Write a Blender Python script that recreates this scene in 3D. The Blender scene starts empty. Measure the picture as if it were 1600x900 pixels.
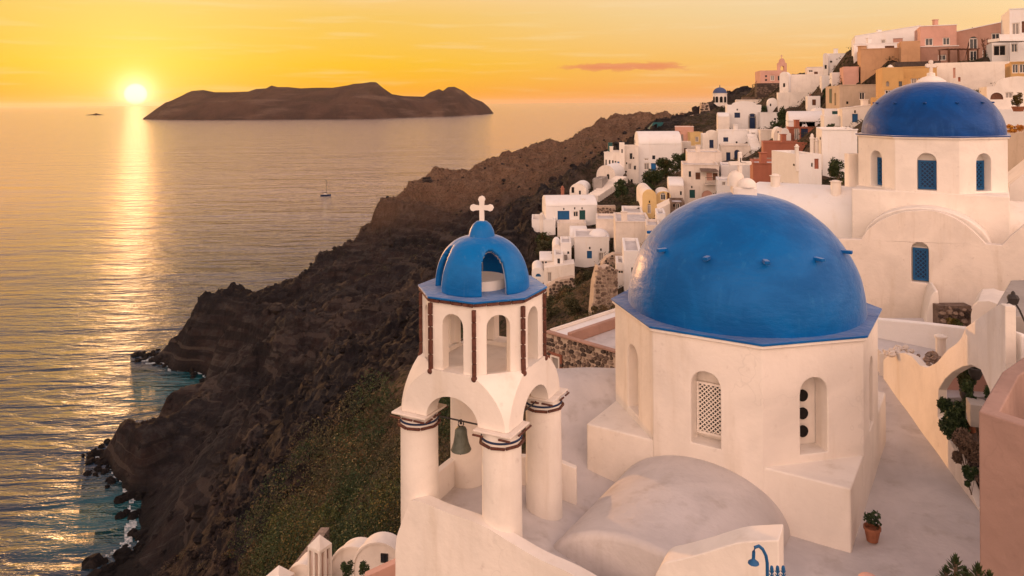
import bpy, math, random
import numpy as np
from mathutils import Vector, Matrix
from mathutils.geometry import tessellate_polygon
random.seed(7)
R = math.radians
SC = bpy.context.scene
COL = SC.collection

# ------------------------------------------------------------------ camera, sky, sun, exposure
FPX, HX, HY, ROLL, CZ = 1180.0, 800.0, 160.0, R(.4), 75.0     # focal length and horizon of the photograph, camera height over the sea
cam = bpy.data.cameras.new('camera'); cam.sensor_width = 36; cam.lens = 36 * FPX / 1600
cam.shift_y = -290 / 1600; cam.clip_start = .1; cam.clip_end = 400000
camo = bpy.data.objects.new('camera', cam); COL.objects.link(camo)
camo.matrix_world = Matrix.Translation((0, 0, CZ)) @ Matrix.Rotation(R(90), 4, 'X') @ Matrix.Rotation(-ROLL, 4, 'Z')
SC.camera = camo
SC.view_settings.view_transform = 'Standard'; SC.view_settings.look = 'None'
SC.view_settings.exposure = 0; SC.view_settings.gamma = 1
SC.cycles.use_denoising = True
SC.cycles.max_bounces = 6; SC.cycles.diffuse_bounces = 4; SC.cycles.glossy_bounces = 3
SC.cycles.transmission_bounces = 2; SC.cycles.volume_bounces = 0
SC.cycles.caustics_reflective = False; SC.cycles.caustics_refractive = False
SC.cycles.sample_clamp_indirect = 5; SC.cycles.sample_clamp_direct = 1.4

SUN_AZ = math.atan((212 - 800) / FPX)          # left of straight ahead
SUN_EL = R(.75)
sdir = Vector((math.sin(SUN_AZ) * math.cos(SUN_EL), math.cos(SUN_AZ) * math.cos(SUN_EL), math.sin(SUN_EL)))

def nodes(nt, kind, loc=None, **kw):
    n = nt.nodes.new(kind)
    for k, v in kw.items():
        if k.startswith('i_'):
            key = k[2:]
            n.inputs[int(key) if key.isdigit() else key.replace('_', ' ')].default_value = v
        else: setattr(n, k, v)
    return n
class NT:
    """small helper to write node graphs"""
    def __init__(s, tree): s.t = tree
    def n(s, kind, **kw): return nodes(s.t, kind, **kw)
    def put(s, v, sock):
        if isinstance(v, bpy.types.NodeSocket): s.t.links.new(v, sock)
        else: sock.default_value = v
    def m(s, op, a, b=None, c=None, clamp=False):
        n = s.t.nodes.new('ShaderNodeMath'); n.operation = op; n.use_clamp = clamp
        for i, v in enumerate((a, b, c)):
            if v is not None: s.put(v, n.inputs[i])
        return n.outputs[0]
    def mix(s, f, a, b):
        n = s.t.nodes.new('ShaderNodeMix'); n.data_type = 'RGBA'
        s.put(f, n.inputs[0]); s.put(a if not isinstance(a, tuple) else (*a, 1)[:4], n.inputs[6]); s.put(b if not isinstance(b, tuple) else (*b, 1)[:4], n.inputs[7])
        return n.outputs[2]
    def ramp(s, f, stops, interp='LINEAR'):
        n = s.t.nodes.new('ShaderNodeValToRGB'); n.color_ramp.interpolation = interp
        e = n.color_ramp.elements
        while len(e) > 1: e.remove(e[-1])
        e[0].position = stops[0][0]; e[0].color = (*stops[0][1], 1)
        for p, c in stops[1:]:
            q = e.new(p); q.color = (*c, 1)
        s.put(f, n.inputs[0]); return n.outputs[0]
    def noise(s, vec, scale, detail=4, rough=.55, dist=0):
        n = s.t.nodes.new('ShaderNodeTexNoise'); n.inputs['Scale'].default_value = scale
        n.inputs['Detail'].default_value = detail; n.inputs['Roughness'].default_value = rough; n.inputs['Distortion'].default_value = dist
        s.put(vec, n.inputs['Vector']); return n.outputs[0]
    def maprange(s, v, a, b, c=0., d=1., smooth=True):
        n = s.t.nodes.new('ShaderNodeMapRange'); n.interpolation_type = 'SMOOTHSTEP' if smooth else 'LINEAR'
        s.put(v, n.inputs[0])
        for i, x in enumerate((a, b, c, d)): s.put(x, n.inputs[i + 1])
        return n.outputs[0]
    def vscale(s, vec, sc):
        n = s.t.nodes.new('ShaderNodeVectorMath'); n.operation = 'MULTIPLY'; s.put(vec, n.inputs[0]); n.inputs[1].default_value = sc
        return n.outputs[0]
def srgb(r, g, b):
    f = lambda c: (c / 255) / 12.92 if c <= 10 else ((c / 255 + .055) / 1.055) ** 2.4
    return (f(r), f(g), f(b))

W = bpy.data.worlds.new('World'); SC.world = W; W.use_nodes = True
nt = W.node_tree; nt.nodes.clear(); S = NT(nt)
tc = S.n('ShaderNodeTexCoord'); gen = tc.outputs['Generated']
dot = S.n('ShaderNodeVectorMath', operation='DOT_PRODUCT'); S.put(gen, dot.inputs[0]); dot.inputs[1].default_value = sdir
ang = S.m('MULTIPLY', S.m('ARCCOSINE', S.m('MINIMUM', dot.outputs['Value'], .9999999)), 57.2958)     # degrees from the sun
sep = S.n('ShaderNodeSeparateXYZ'); S.put(gen, sep.inputs[0])
el = S.m('MULTIPLY', S.m('ARCSINE', sep.outputs[2]), 57.2958)                                     # elevation in degrees
ele = S.m('MAXIMUM', el, 0.)
t90 = S.m('POWER', S.m('DIVIDE', ele, 90.), .5)            # 0 horizon, .105 = 1deg, .289 = 7.5deg, .577 = 30deg
far = S.ramp(t90, [(0, srgb(248, 168, 118)), (.10, srgb(251, 172, 98)), (.18, srgb(252, 192, 110)), (.27, srgb(248, 214, 160)), (.38, (1.1, .76, .54)), (.48, (1.1, .72, .53)), (.60, (.86, .58, .47)), (.76, (.40, .35, .40)), (1, (.24, .25, .37))])
near = S.ramp(t90, [(0, srgb(255, 150, 24)), (.10, srgb(255, 172, 10)), (.18, srgb(255, 194, 36)), (.27, srgb(251, 200, 96)), (.38, (1.1, .74, .48)), (.48, (1.1, .71, .51)), (.60, (.86, .58, .47)), (.76, (.40, .35, .40)), (1, (.24, .25, .37))])
wn = S.maprange(ang, 12., 50., 1., 0.)
base = S.mix(wn, far, near)
g1 = S.m('EXPONENT', S.m('MULTIPLY', S.m('DIVIDE', ang, 5.6), -1.))
g2 = S.m('EXPONENT', S.m('MULTIPLY', S.m('POWER', S.m('DIVIDE', ang, 1.25), 2.), -1.))
disc = S.maprange(ang, .42, .75, 1., 0.)
def addc(a, f, col):
    n = S.n('ShaderNodeVectorMath', operation='MULTIPLY_ADD'); n.inputs[0].default_value = col
    S.put(f, n.inputs[1]); S.put(a, n.inputs[2]); return n.outputs[0]
c = addc(base, g1, (.35, .46, .16)); c = addc(c, g2, (.6, .6, .5)); c = addc(c, disc, (6., 5., 3.5))
# thin evening cloud low over the far headland, wispy streaks above
az = S.m('MULTIPLY', S.m('ARCTAN2', sep.outputs[0], sep.outputs[1]), 57.2958)
cv = S.n('ShaderNodeCombineXYZ'); S.put(az, cv.inputs[0]); S.put(S.m('MULTIPLY', el, 3.2), cv.inputs[1])
cn = S.noise(cv.outputs[0], .9, 5, .55)
band = S.m('MULTIPLY', S.maprange(S.m('ABSOLUTE', S.m('SUBTRACT', el, 2.62)), 0., .62, 1., 0.), S.maprange(S.m('ABSOLUTE', S.m('SUBTRACT', az, 8.6)), 2., 7.5, 1., 0.))
cm = S.maprange(S.m('ADD', cn, S.m('MULTIPLY', band, .5)), .70, .88, 0., 1.)
c = S.mix(S.m('MULTIPLY', cm, band), c, srgb(238, 146, 96))
cn2 = S.noise(S.vscale(cv.outputs[0], (.12, .5, 1)), 1.0, 4, .5)
c = S.mix(S.maprange(cn2, .5, .75, 0., .22), c, srgb(255, 232, 190))
away = S.maprange(ang, 50., 130., 0., 1.)                        # unseen sky opposite the sun, pink, brightened to light camera-facing walls; zenith dusky
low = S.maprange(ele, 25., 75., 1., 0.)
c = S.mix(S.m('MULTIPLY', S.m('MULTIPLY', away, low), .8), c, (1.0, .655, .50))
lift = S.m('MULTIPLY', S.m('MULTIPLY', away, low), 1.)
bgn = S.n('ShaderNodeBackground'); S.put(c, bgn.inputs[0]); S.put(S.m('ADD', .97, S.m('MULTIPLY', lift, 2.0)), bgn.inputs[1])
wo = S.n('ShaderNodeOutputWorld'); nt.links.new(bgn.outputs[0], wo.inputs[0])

sl = bpy.data.lights.new('sun', 'SUN'); sl.energy = 2.1; sl.angle = R(.6); sl.color = (1, .46, .16)
so = bpy.data.objects.new('sun', sl); COL.objects.link(so)
SUNL = R(1.6)
so.rotation_euler = Vector((math.sin(SUN_AZ) * math.cos(SUNL), math.cos(SUN_AZ) * math.cos(SUNL), math.sin(SUNL))).to_track_quat('Z', 'Y').to_euler()

# ------------------------------------------------------------------ pixel -> place (survey of the photograph)
cr, sr = math.cos(ROLL), math.sin(ROLL)
def ray(px, py):
    a, b = px - HX, py - HY
    x, y = a * cr - b * sr, a * sr + b * cr
    return Vector((x / FPX, 1., -y / FPX))
CAM = Vector((0, 0, CZ))
def P(px, py, Y): return CAM + ray(px, py) * Y
def PZ(px, py, z):
    d = ray(px, py); return CAM + d * ((z - CZ) / d.z)
def PP(px, py, o, nrm):
    d = ray(px, py); return CAM + d * ((o - CAM).dot(nrm) / d.dot(nrm))

# ------------------------------------------------------------------ noise in numpy
_rng = np.random.RandomState(3)
_perm = np.concatenate([_rng.permutation(512)] * 3)
_grad = _rng.normal(size=(512, 3)); _grad /= np.linalg.norm(_grad, axis=1)[:, None]
def perlin(x, y, z):
    xi, yi, zi = np.floor(x).astype(int), np.floor(y).astype(int), np.floor(z).astype(int)
    xf, yf, zf = x - xi, y - yi, z - zi
    u, v, w = [t * t * t * (t * (t * 6 - 15) + 10) for t in (xf, yf, zf)]
    xi &= 511; yi &= 511; zi &= 511
    r = 0
    for dx in (0, 1):
        for dy in (0, 1):
            for dz in (0, 1):
                h = _perm[_perm[_perm[xi + dx] + yi + dy & 511] + zi + dz & 511]
                g = _grad[h]
                wgt = (u if dx else 1 - u) * (v if dy else 1 - v) * (w if dz else 1 - w)
                r = r + wgt * (g[..., 0] * (xf - dx) + g[..., 1] * (yf - dy) + g[..., 2] * (zf - dz))
    return r
def fbm(x, y, z, o=5, ridged=False):
    s = 0; a = 1.
    for i in range(o):
        n = perlin(x, y, z)
        s = s + a * ((.35 - np.abs(n)) * 2 if ridged else n)
        x, y, z = x * 2.03 + 7.1, y * 2.03 + 3.7, z * 2.03 + 1.9; a *= .5
    return s

# ------------------------------------------------------------------ mesh helpers
def mesh_np(name, V, F, mats, smooth=False):
    me = bpy.data.meshes.new(name); k = F.shape[1]
    me.vertices.add(len(V)); me.vertices.foreach_set('co', V.astype(np.float32).ravel())
    me.loops.add(F.size); me.loops.foreach_set('vertex_index', F.astype(np.int32).ravel())
    me.polygons.add(len(F)); me.polygons.foreach_set('loop_start', np.arange(0, F.size, k, dtype=np.int32))
    me.polygons.foreach_set('loop_total', np.full(len(F), k, np.int32))
    if smooth: me.polygons.foreach_set('use_smooth', np.ones(len(F), bool))
    me.update(calc_edges=True)
    for m in mats if isinstance(mats, (list, tuple)) else [mats]: me.materials.append(m)
    return me
class MB:
    """collects faces, then links them as ONE mesh object"""
    def __init__(s): s.v = []; s.f = []; s.mi = []; s.cur = 0
    def add(s, vs, fs):
        b = len(s.v); s.v += [Vector(q) for q in vs]
        for f in fs: s.f.append([b + i for i in f]); s.mi.append(s.cur)
        return s
    def quadbox(s, bot, top):
        n = len(bot)
        return s.add(list(bot) + list(top), [list(range(n))[::-1], list(range(n, 2 * n))] + [[i, (i + 1) % n, n + (i + 1) % n, n + i] for i in range(n)])
    def box(s, c, size, M=None):
        x, y, z = [q / 2 for q in size]; c = Vector(c)
        pts = [Vector(q) for q in ((-x, -y, -z), (x, -y, -z), (x, y, -z), (-x, y, -z), (-x, -y, z), (x, -y, z), (x, y, z), (-x, y, z))]
        pts = [(M @ q if M else q) + c for q in pts]
        return s.quadbox(pts[:4], pts[4:])
    def prism(s, poly, z0, z1):
        return s.quadbox([(p[0], p[1], z0) for p in poly], [(p[0], p[1], z1) for p in poly])
    def plate(s, outer, holes, M, t, back=True, rim=True):
        """polygon with holes in the local xz plane of M, thick t along local +y"""
        loops = [[Vector((p[0], 0, p[1])) for p in outer]] + [[Vector((p[0], 0, p[1])) for p in h] for h in holes]
        flat = [p for l in loops for p in l]; n = len(flat)
        tri = tessellate_polygon([[Vector((p.x, p.z, 0)) for p in l] for l in loops])
        vs = [M @ p for p in flat] + [M @ (p + Vector((0, t, 0))) for p in flat]
        def ar(f):
            a, b, c = [flat[i] for i in f]; return (b.x - a.x) * (c.z - a.z) - (b.z - a.z) * (c.x - a.x)
        fs = [list(f) if ar(f) > 0 else list(f)[::-1] for f in tri]
        out = list(fs)
        if back: out += [[i + n for i in f[::-1]] for f in fs]
        k = 0
        for li, l in enumerate(loops):
            if li == 0 and not rim: k += len(l); continue
            m = len(l); area = sum(l[i].x * l[(i + 1) % m].z - l[(i + 1) % m].x * l[i].z for i in range(m))
            for i in range(m):
                a, b = k + i, k + (i + 1) % m
                q = [a, a + n, b + n, b]
                if (area > 0) != (li == 0): q = q[::-1]
                out.append(q)
            k += m
        return s.add(vs, out)
    def lathe(s, prof, c=(0, 0, 0), n=48, a0=0, a1=2 * math.pi):
        """prof: (r, z) from bottom to top"""
        full = abs(a1 - a0 - 2 * math.pi) < 1e-6; m = n if full else n + 1
        vs = []; c = Vector(c)
        for r, z in prof:
            for i in range(m):
                a = a0 + (a1 - a0) * i / n; vs.append(c + Vector((r * math.cos(a), r * math.sin(a), z)))
        fs = []
        for j in range(len(prof) - 1):
            for i in range(n):
                a, b = j * m + i, j * m + (i + 1) % m
                fs.append([a, b, b + m, a + m])
        if full:
            if prof[0][0] > 1e-4: fs.append(list(range(m))[::-1])
            if prof[-1][0] > 1e-4: fs.append([(len(prof) - 1) * m + i for i in range(m)])
        return s.add(vs, fs)
    def tube(s, pts, r, n=8, r1=None):
        pts = [Vector(p) for p in pts]; vs = []; m = len(pts); up = Vector((0, 0, 1))
        for i, p in enumerate(pts):
            d = (pts[min(i + 1, m - 1)] - pts[max(i - 1, 0)]).normalized()
            a = d.cross(up if abs(d.z) < .95 else Vector((1, 0, 0))).normalized(); b = a.cross(d)
            rr = r if r1 is None else r + (r1 - r) * i / (m - 1)
            for k in range(n):
                t = 2 * math.pi * k / n; vs.append(p + (a * math.cos(t) + b * math.sin(t)) * rr)
        fs = [[j * n + k, j * n + (k + 1) % n, (j + 1) * n + (k + 1) % n, (j + 1) * n + k] for j in range(m - 1) for k in range(n)]
        fs += [list(range(n))[::-1], [(m - 1) * n + k for k in range(n)]]
        return s.add(vs, fs)
    def sphere(s, c, r, n=12, sz=(1, 1, 1)):
        k = n // 2
        prof = [(max(r * math.cos(-math.pi / 2 + math.pi * j / k), 1e-5) * 1., r * math.sin(-math.pi / 2 + math.pi * j / k) * sz[2]) for j in range(k + 1)]
        return s.lathe(prof, c, n)
    def vault(s, M, half, length, h, wall=0., n=20, flat=0.):
        """barrel vault: local x across, y along, z up; springs at z=0, legs go down by wall"""
        prof = [(half * math.cos(math.pi * i / n), h * math.sin(math.pi * i / n)) for i in range(n + 1)]
        prof = [(half, -wall)] + prof + [(-half, -wall)]
        m = len(prof)
        vs = [M @ Vector((x, 0, z)) for x, z in prof] + [M @ Vector((x, length, z)) for x, z in prof]
        fs = [[i, i + m, (i + 1) % m + m, (i + 1) % m] for i in range(m)] + [list(range(m)), list(range(m, 2 * m))[::-1]]
        return s.add(vs, fs)
    def build(s, name, mat, parent=None, smooth=True, bevel=0, seg=2, angle=35, kind=None, sub=None):
        me = bpy.data.meshes.new(name); me.from_pydata([tuple(q) for q in s.v], [], s.f)
        ms = mat if isinstance(mat, (list, tuple)) else [mat]
        for m in ms: me.materials.append(m)
        if len(ms) > 1: me.polygons.foreach_set('material_index', s.mi)
        import bmesh
        b = bmesh.new(); b.from_mesh(me); bmesh.ops.remove_doubles(b, verts=b.verts, dist=1e-4); bmesh.ops.recalc_face_normals(b, faces=b.faces); b.to_mesh(me); b.free()
        if smooth:
            me.polygons.foreach_set('use_smooth', [True] * len(me.polygons)); me.set_sharp_from_angle(angle=R(angle))
        o = bpy.data.objects.new(name, me); COL.objects.link(o)
        if parent is not None: put(o, parent)
        if bevel:
            q = o.modifiers.new('soft', 'BEVEL'); q.width = bevel; q.segments = seg; q.limit_method = 'ANGLE'; q.angle_limit = R(40); q.harden_normals = True
        if kind: o['kind'] = kind
        return o
def put(o, parent):
    """parent without moving: parents are never rotated or scaled"""
    o.parent = parent
    loc = Vector((0, 0, 0)) if parent.parent else Vector(parent.location)
    o.matrix_parent_inverse = Matrix.Translation(-loc)
def thing(name, label, cat, loc=(0, 0, 0), group=None):
    o = bpy.data.objects.new(name, None); o.empty_display_size = .5; COL.objects.link(o); o.location = loc
    o['label'] = label; o['category'] = cat
    if group: o['group'] = group
    return o
def tag(o, label, cat, group=None):
    o['label'] = label; o['category'] = cat
    if group: o['group'] = group
    return o
def struct(o, kind='structure', label=None):
    o['kind'] = kind
    if label: o['label'] = label
    return o
def frame(o, ang):
    """local frame at o whose +x runs along plan angle ang (degrees) and +y into the wall"""
    return Matrix.Translation(o) @ Matrix.Rotation(R(ang), 4, 'Z')
def arch(cx, w, z0, z1, n=10):
    """outline of a round-headed opening, counter clockwise"""
    r = w / 2; zs = z1 - r
    return [(cx - r, z0), (cx + r, z0)] + [(cx + r * math.cos(math.pi * i / n), zs + r * math.sin(math.pi * i / n)) for i in range(n + 1)]
def rect(x0, x1, z0, z1): return [(x0, z0), (x1, z0), (x1, z1), (x0, z1)]

# ------------------------------------------------------------------ materials
MATS = {}
def newmat(name):
    m = bpy.data.materials.new(name); m.use_nodes = True; t = m.node_tree; t.nodes.clear(); s = NT(t)
    bs = s.n('ShaderNodeBsdfPrincipled'); out = s.n('ShaderNodeOutputMaterial'); t.links.new(bs.outputs[0], out.inputs[0])
    pos = s.n('ShaderNodeNewGeometry').outputs['Position']
    MATS[name] = m
    return m, s, bs, pos
def bump(s, bs, h, strength, dist):
    b = s.n('ShaderNodeBump'); b.inputs['Strength'].default_value = strength; b.inputs['Distance'].default_value = dist
    s.put(h, b.inputs['Height']); s.t.links.new(b.outputs[0], bs.inputs['Normal']); return b
def paint(name, col, stain=.12, scale=.7, rough=.8, bs_=.25, fine=9, grime=None, spec=.3):
    """lime wash / painted plaster: uneven wash, faint stains, hand-trowelled relief"""
    m, s, bs, pos = newmat(name)
    n1 = s.noise(pos, scale, 5, .6, .6); n2 = s.noise(pos, scale * 7, 4, .6); 
    sv = s.noise(s.vscale(pos, (2.2, 2.2, .35)), scale * 1.6, 4, .6)
    dark = tuple(q * (1 - stain * 1.6) * k for q, k in zip(col, (1, .96, .9)))
    c = s.mix(s.maprange(n1, .35, .7), col, tuple(q * (1 - stain) for q in col))
    c = s.mix(s.m('MULTIPLY', s.maprange(sv, .52, .75), .7), c, dark)
    c = s.mix(s.m('MULTIPLY', s.maprange(n2, .62, .8), .35), c, grime or dark)
    vo = s.n('ShaderNodeTexVoronoi', feature='DISTANCE_TO_EDGE'); vo.inputs['Scale'].default_value = .55; vo.inputs['Randomness'].default_value = 1.
    wv_ = s.n('ShaderNodeVectorMath', operation='ADD'); s.put(pos, wv_.inputs[0]); nn_ = s.n('ShaderNodeTexNoise'); nn_.inputs['Scale'].default_value = 1.7; s.put(pos, nn_.inputs['Vector']); s.put(nn_.outputs['Color'], wv_.inputs[1]); s.put(wv_.outputs[0], vo.inputs['Vector'])
    ck = s.m('MULTIPLY', s.maprange(vo.outputs['Distance'], .0, .009, 1., 0.), s.maprange(s.noise(pos, .45, 3), .52, .62))
    c = s.mix(s.m('MULTIPLY', ck, .16), c, tuple(q * .45 for q in col))
    s.put(c, bs.inputs['Base Color']); bs.inputs['Roughness'].default_value = rough; bs.inputs['Specular IOR Level'].default_value = spec
    h = s.m('ADD', s.m('MULTIPLY', s.noise(pos, fine, 5, .6), .6), s.m('MULTIPLY', s.noise(pos, fine * .2, 3, .5), 2.2))
    bump(s, bs, h, bs_, .05); return m
def dome_paint(name, a, b, pale):
    """brushed blue paint: darker recoats, faded patches, thin run-off streaks and crazing"""
    m, s, bs, pos = newmat(name)
    n1 = s.noise(pos, .7, 5, .6, .8); st = s.noise(s.vscale(pos, (3.5, 3.5, .3)), 1.6, 5, .65, .4); br = s.noise(s.vscale(pos, (1, 1, 6)), 3., 4, .6, .3)
    c = s.mix(s.maprange(n1, .35, .65), a, b)
    c = s.mix(s.m('MULTIPLY', s.maprange(st, .56, .74), .38), c, pale)
    c = s.mix(s.m('MULTIPLY', s.maprange(br, .55, .75), .35), c, b)
    c = s.mix(s.m('MULTIPLY', s.maprange(s.noise(pos, 5, 5, .7), .64, .74), .45), c, pale)
    vo = s.n('ShaderNodeTexVoronoi', feature='DISTANCE_TO_EDGE'); s.put(s.vscale(pos, (1, 1, 1)), vo.inputs['Vector']); vo.inputs['Scale'].default_value = 1.3
    cr_ = s.m('MULTIPLY', s.maprange(vo.outputs['Distance'], .0, .008, 1., 0.), s.maprange(s.noise(pos, .5, 2), .5, .62))
    c = s.mix(s.m('MULTIPLY', cr_, .5), c, b)
    s.put(c, bs.inputs['Base Color']); s.put(s.maprange(n1, .3, .7, .40, .62), bs.inputs['Roughness']); bs.inputs['Specular IOR Level'].default_value = .16; bs.inputs['Sheen Weight'].default_value = .5; bs.inputs['Sheen Roughness'].default_value = .3
    h = s.m('ADD', s.m('MULTIPLY', s.noise(pos, 7, 5, .6), .6), s.m('MULTIPLY', s.noise(s.vscale(pos, (1, 1, 2.5)), 2.2, 4, .55), 1.9))
    bump(s, bs, h, .28, .05); return m
WHITE = paint('white_limewash', (.83, .765, .70), .13, .5, grime=(.42, .34, .29))
WHITE2 = paint('old_limewash', (.77, .69, .62), .12, .9, grime=(.35, .27, .22))
ROOFW = paint('roof_limewash', (.62, .58, .57), .20, .45, bs_=.4, grime=(.30, .25, .22))
PALE = paint('pale_limewash', (.80, .78, .77), .05, .5)
PINK = paint('pink_plaster', (.44, .26, .20), .2, .6)
TERRA = paint('terracotta_plaster', (.42, .15, .095), .18, .5)
ROSE = paint('rose_plaster', (.62, .36, .29), .14, .5)
OCHRE = paint('ochre_plaster', (.60, .37, .15), .14, .5)
YELLOW = paint('yellow_plaster', (.76, .55, .26), .12, .5)
ORANGE = paint('orange_plaster', (.54, .32, .18), .14, .5)
TAN = paint('tan_plaster', (.55, .43, .32), .16, .5)
MARINE = dome_paint('blue_dome_paint', (.0, .115, .38), (.0, .085, .30), (.02, .17, .42))
ROYAL = dome_paint('deep_blue_dome_paint', (.0, .062, .27), (.0, .042, .19), (.02, .10, .29))
CYAN = dome_paint('bright_blue_paint', (.0, .14, .43), (.0, .10, .33), (.08, .23, .43))
BLUE = paint('blue_joinery_paint', (.012, .10, .26), .1, 3, .5)
NAVY = paint('navy_joinery_paint', (.012, .03, .09), .1, 3, .5)
DOORB = paint('bright_door_paint', (.01, .13, .36), .1, 3, .5)
TEAL = paint('teal_paint', (.012, .075, .075), .1, 3, .5)
BROWN = paint('brown_wood', (.16, .07, .04), .3, 3, .7)
BRICK = paint('glazed_brown_brick', (.13, .045, .03), .4, 8, .6, .5, 30, grime=(.45, .34, .27))
REDBR = paint('red_brick', (.33, .13, .085), .3, 5, .8, .5, 20)
MORTAR = paint('mortar', (.55, .43, .34), .2, 5)
STONE = paint('volcanic_stone', (.20, .14, .11), .45, 2.5, .9, .8, 8)
STONE2 = paint('pale_stone', (.38, .28, .22), .35, 2.5, .9, .8, 8)
STONE3 = paint('dark_stone', (.09, .065, .055), .35, 2.5, .9, .8, 8)
BRONZE = paint('weathered_bronze', (.11, .12, .095), .35, 6, .5, .4, 20)
IRON = paint('dark_iron', (.035, .03, .03), .3, 8, .6)
BLACKP = paint('black_opening', (.01, .008, .008), .1, 3, .8)
POT = paint('terracotta_pot', (.34, .13, .07), .25, 6, .8)
GREYR = paint('grey_render', (.34, .31, .29), .2, .8)
m, s, bs, pos = newmat('window_glass'); bs.inputs['Base Color'].default_value = (.03, .035, .045, 1); bs.inputs['Roughness'].default_value = .12; GLASS = m

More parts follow.
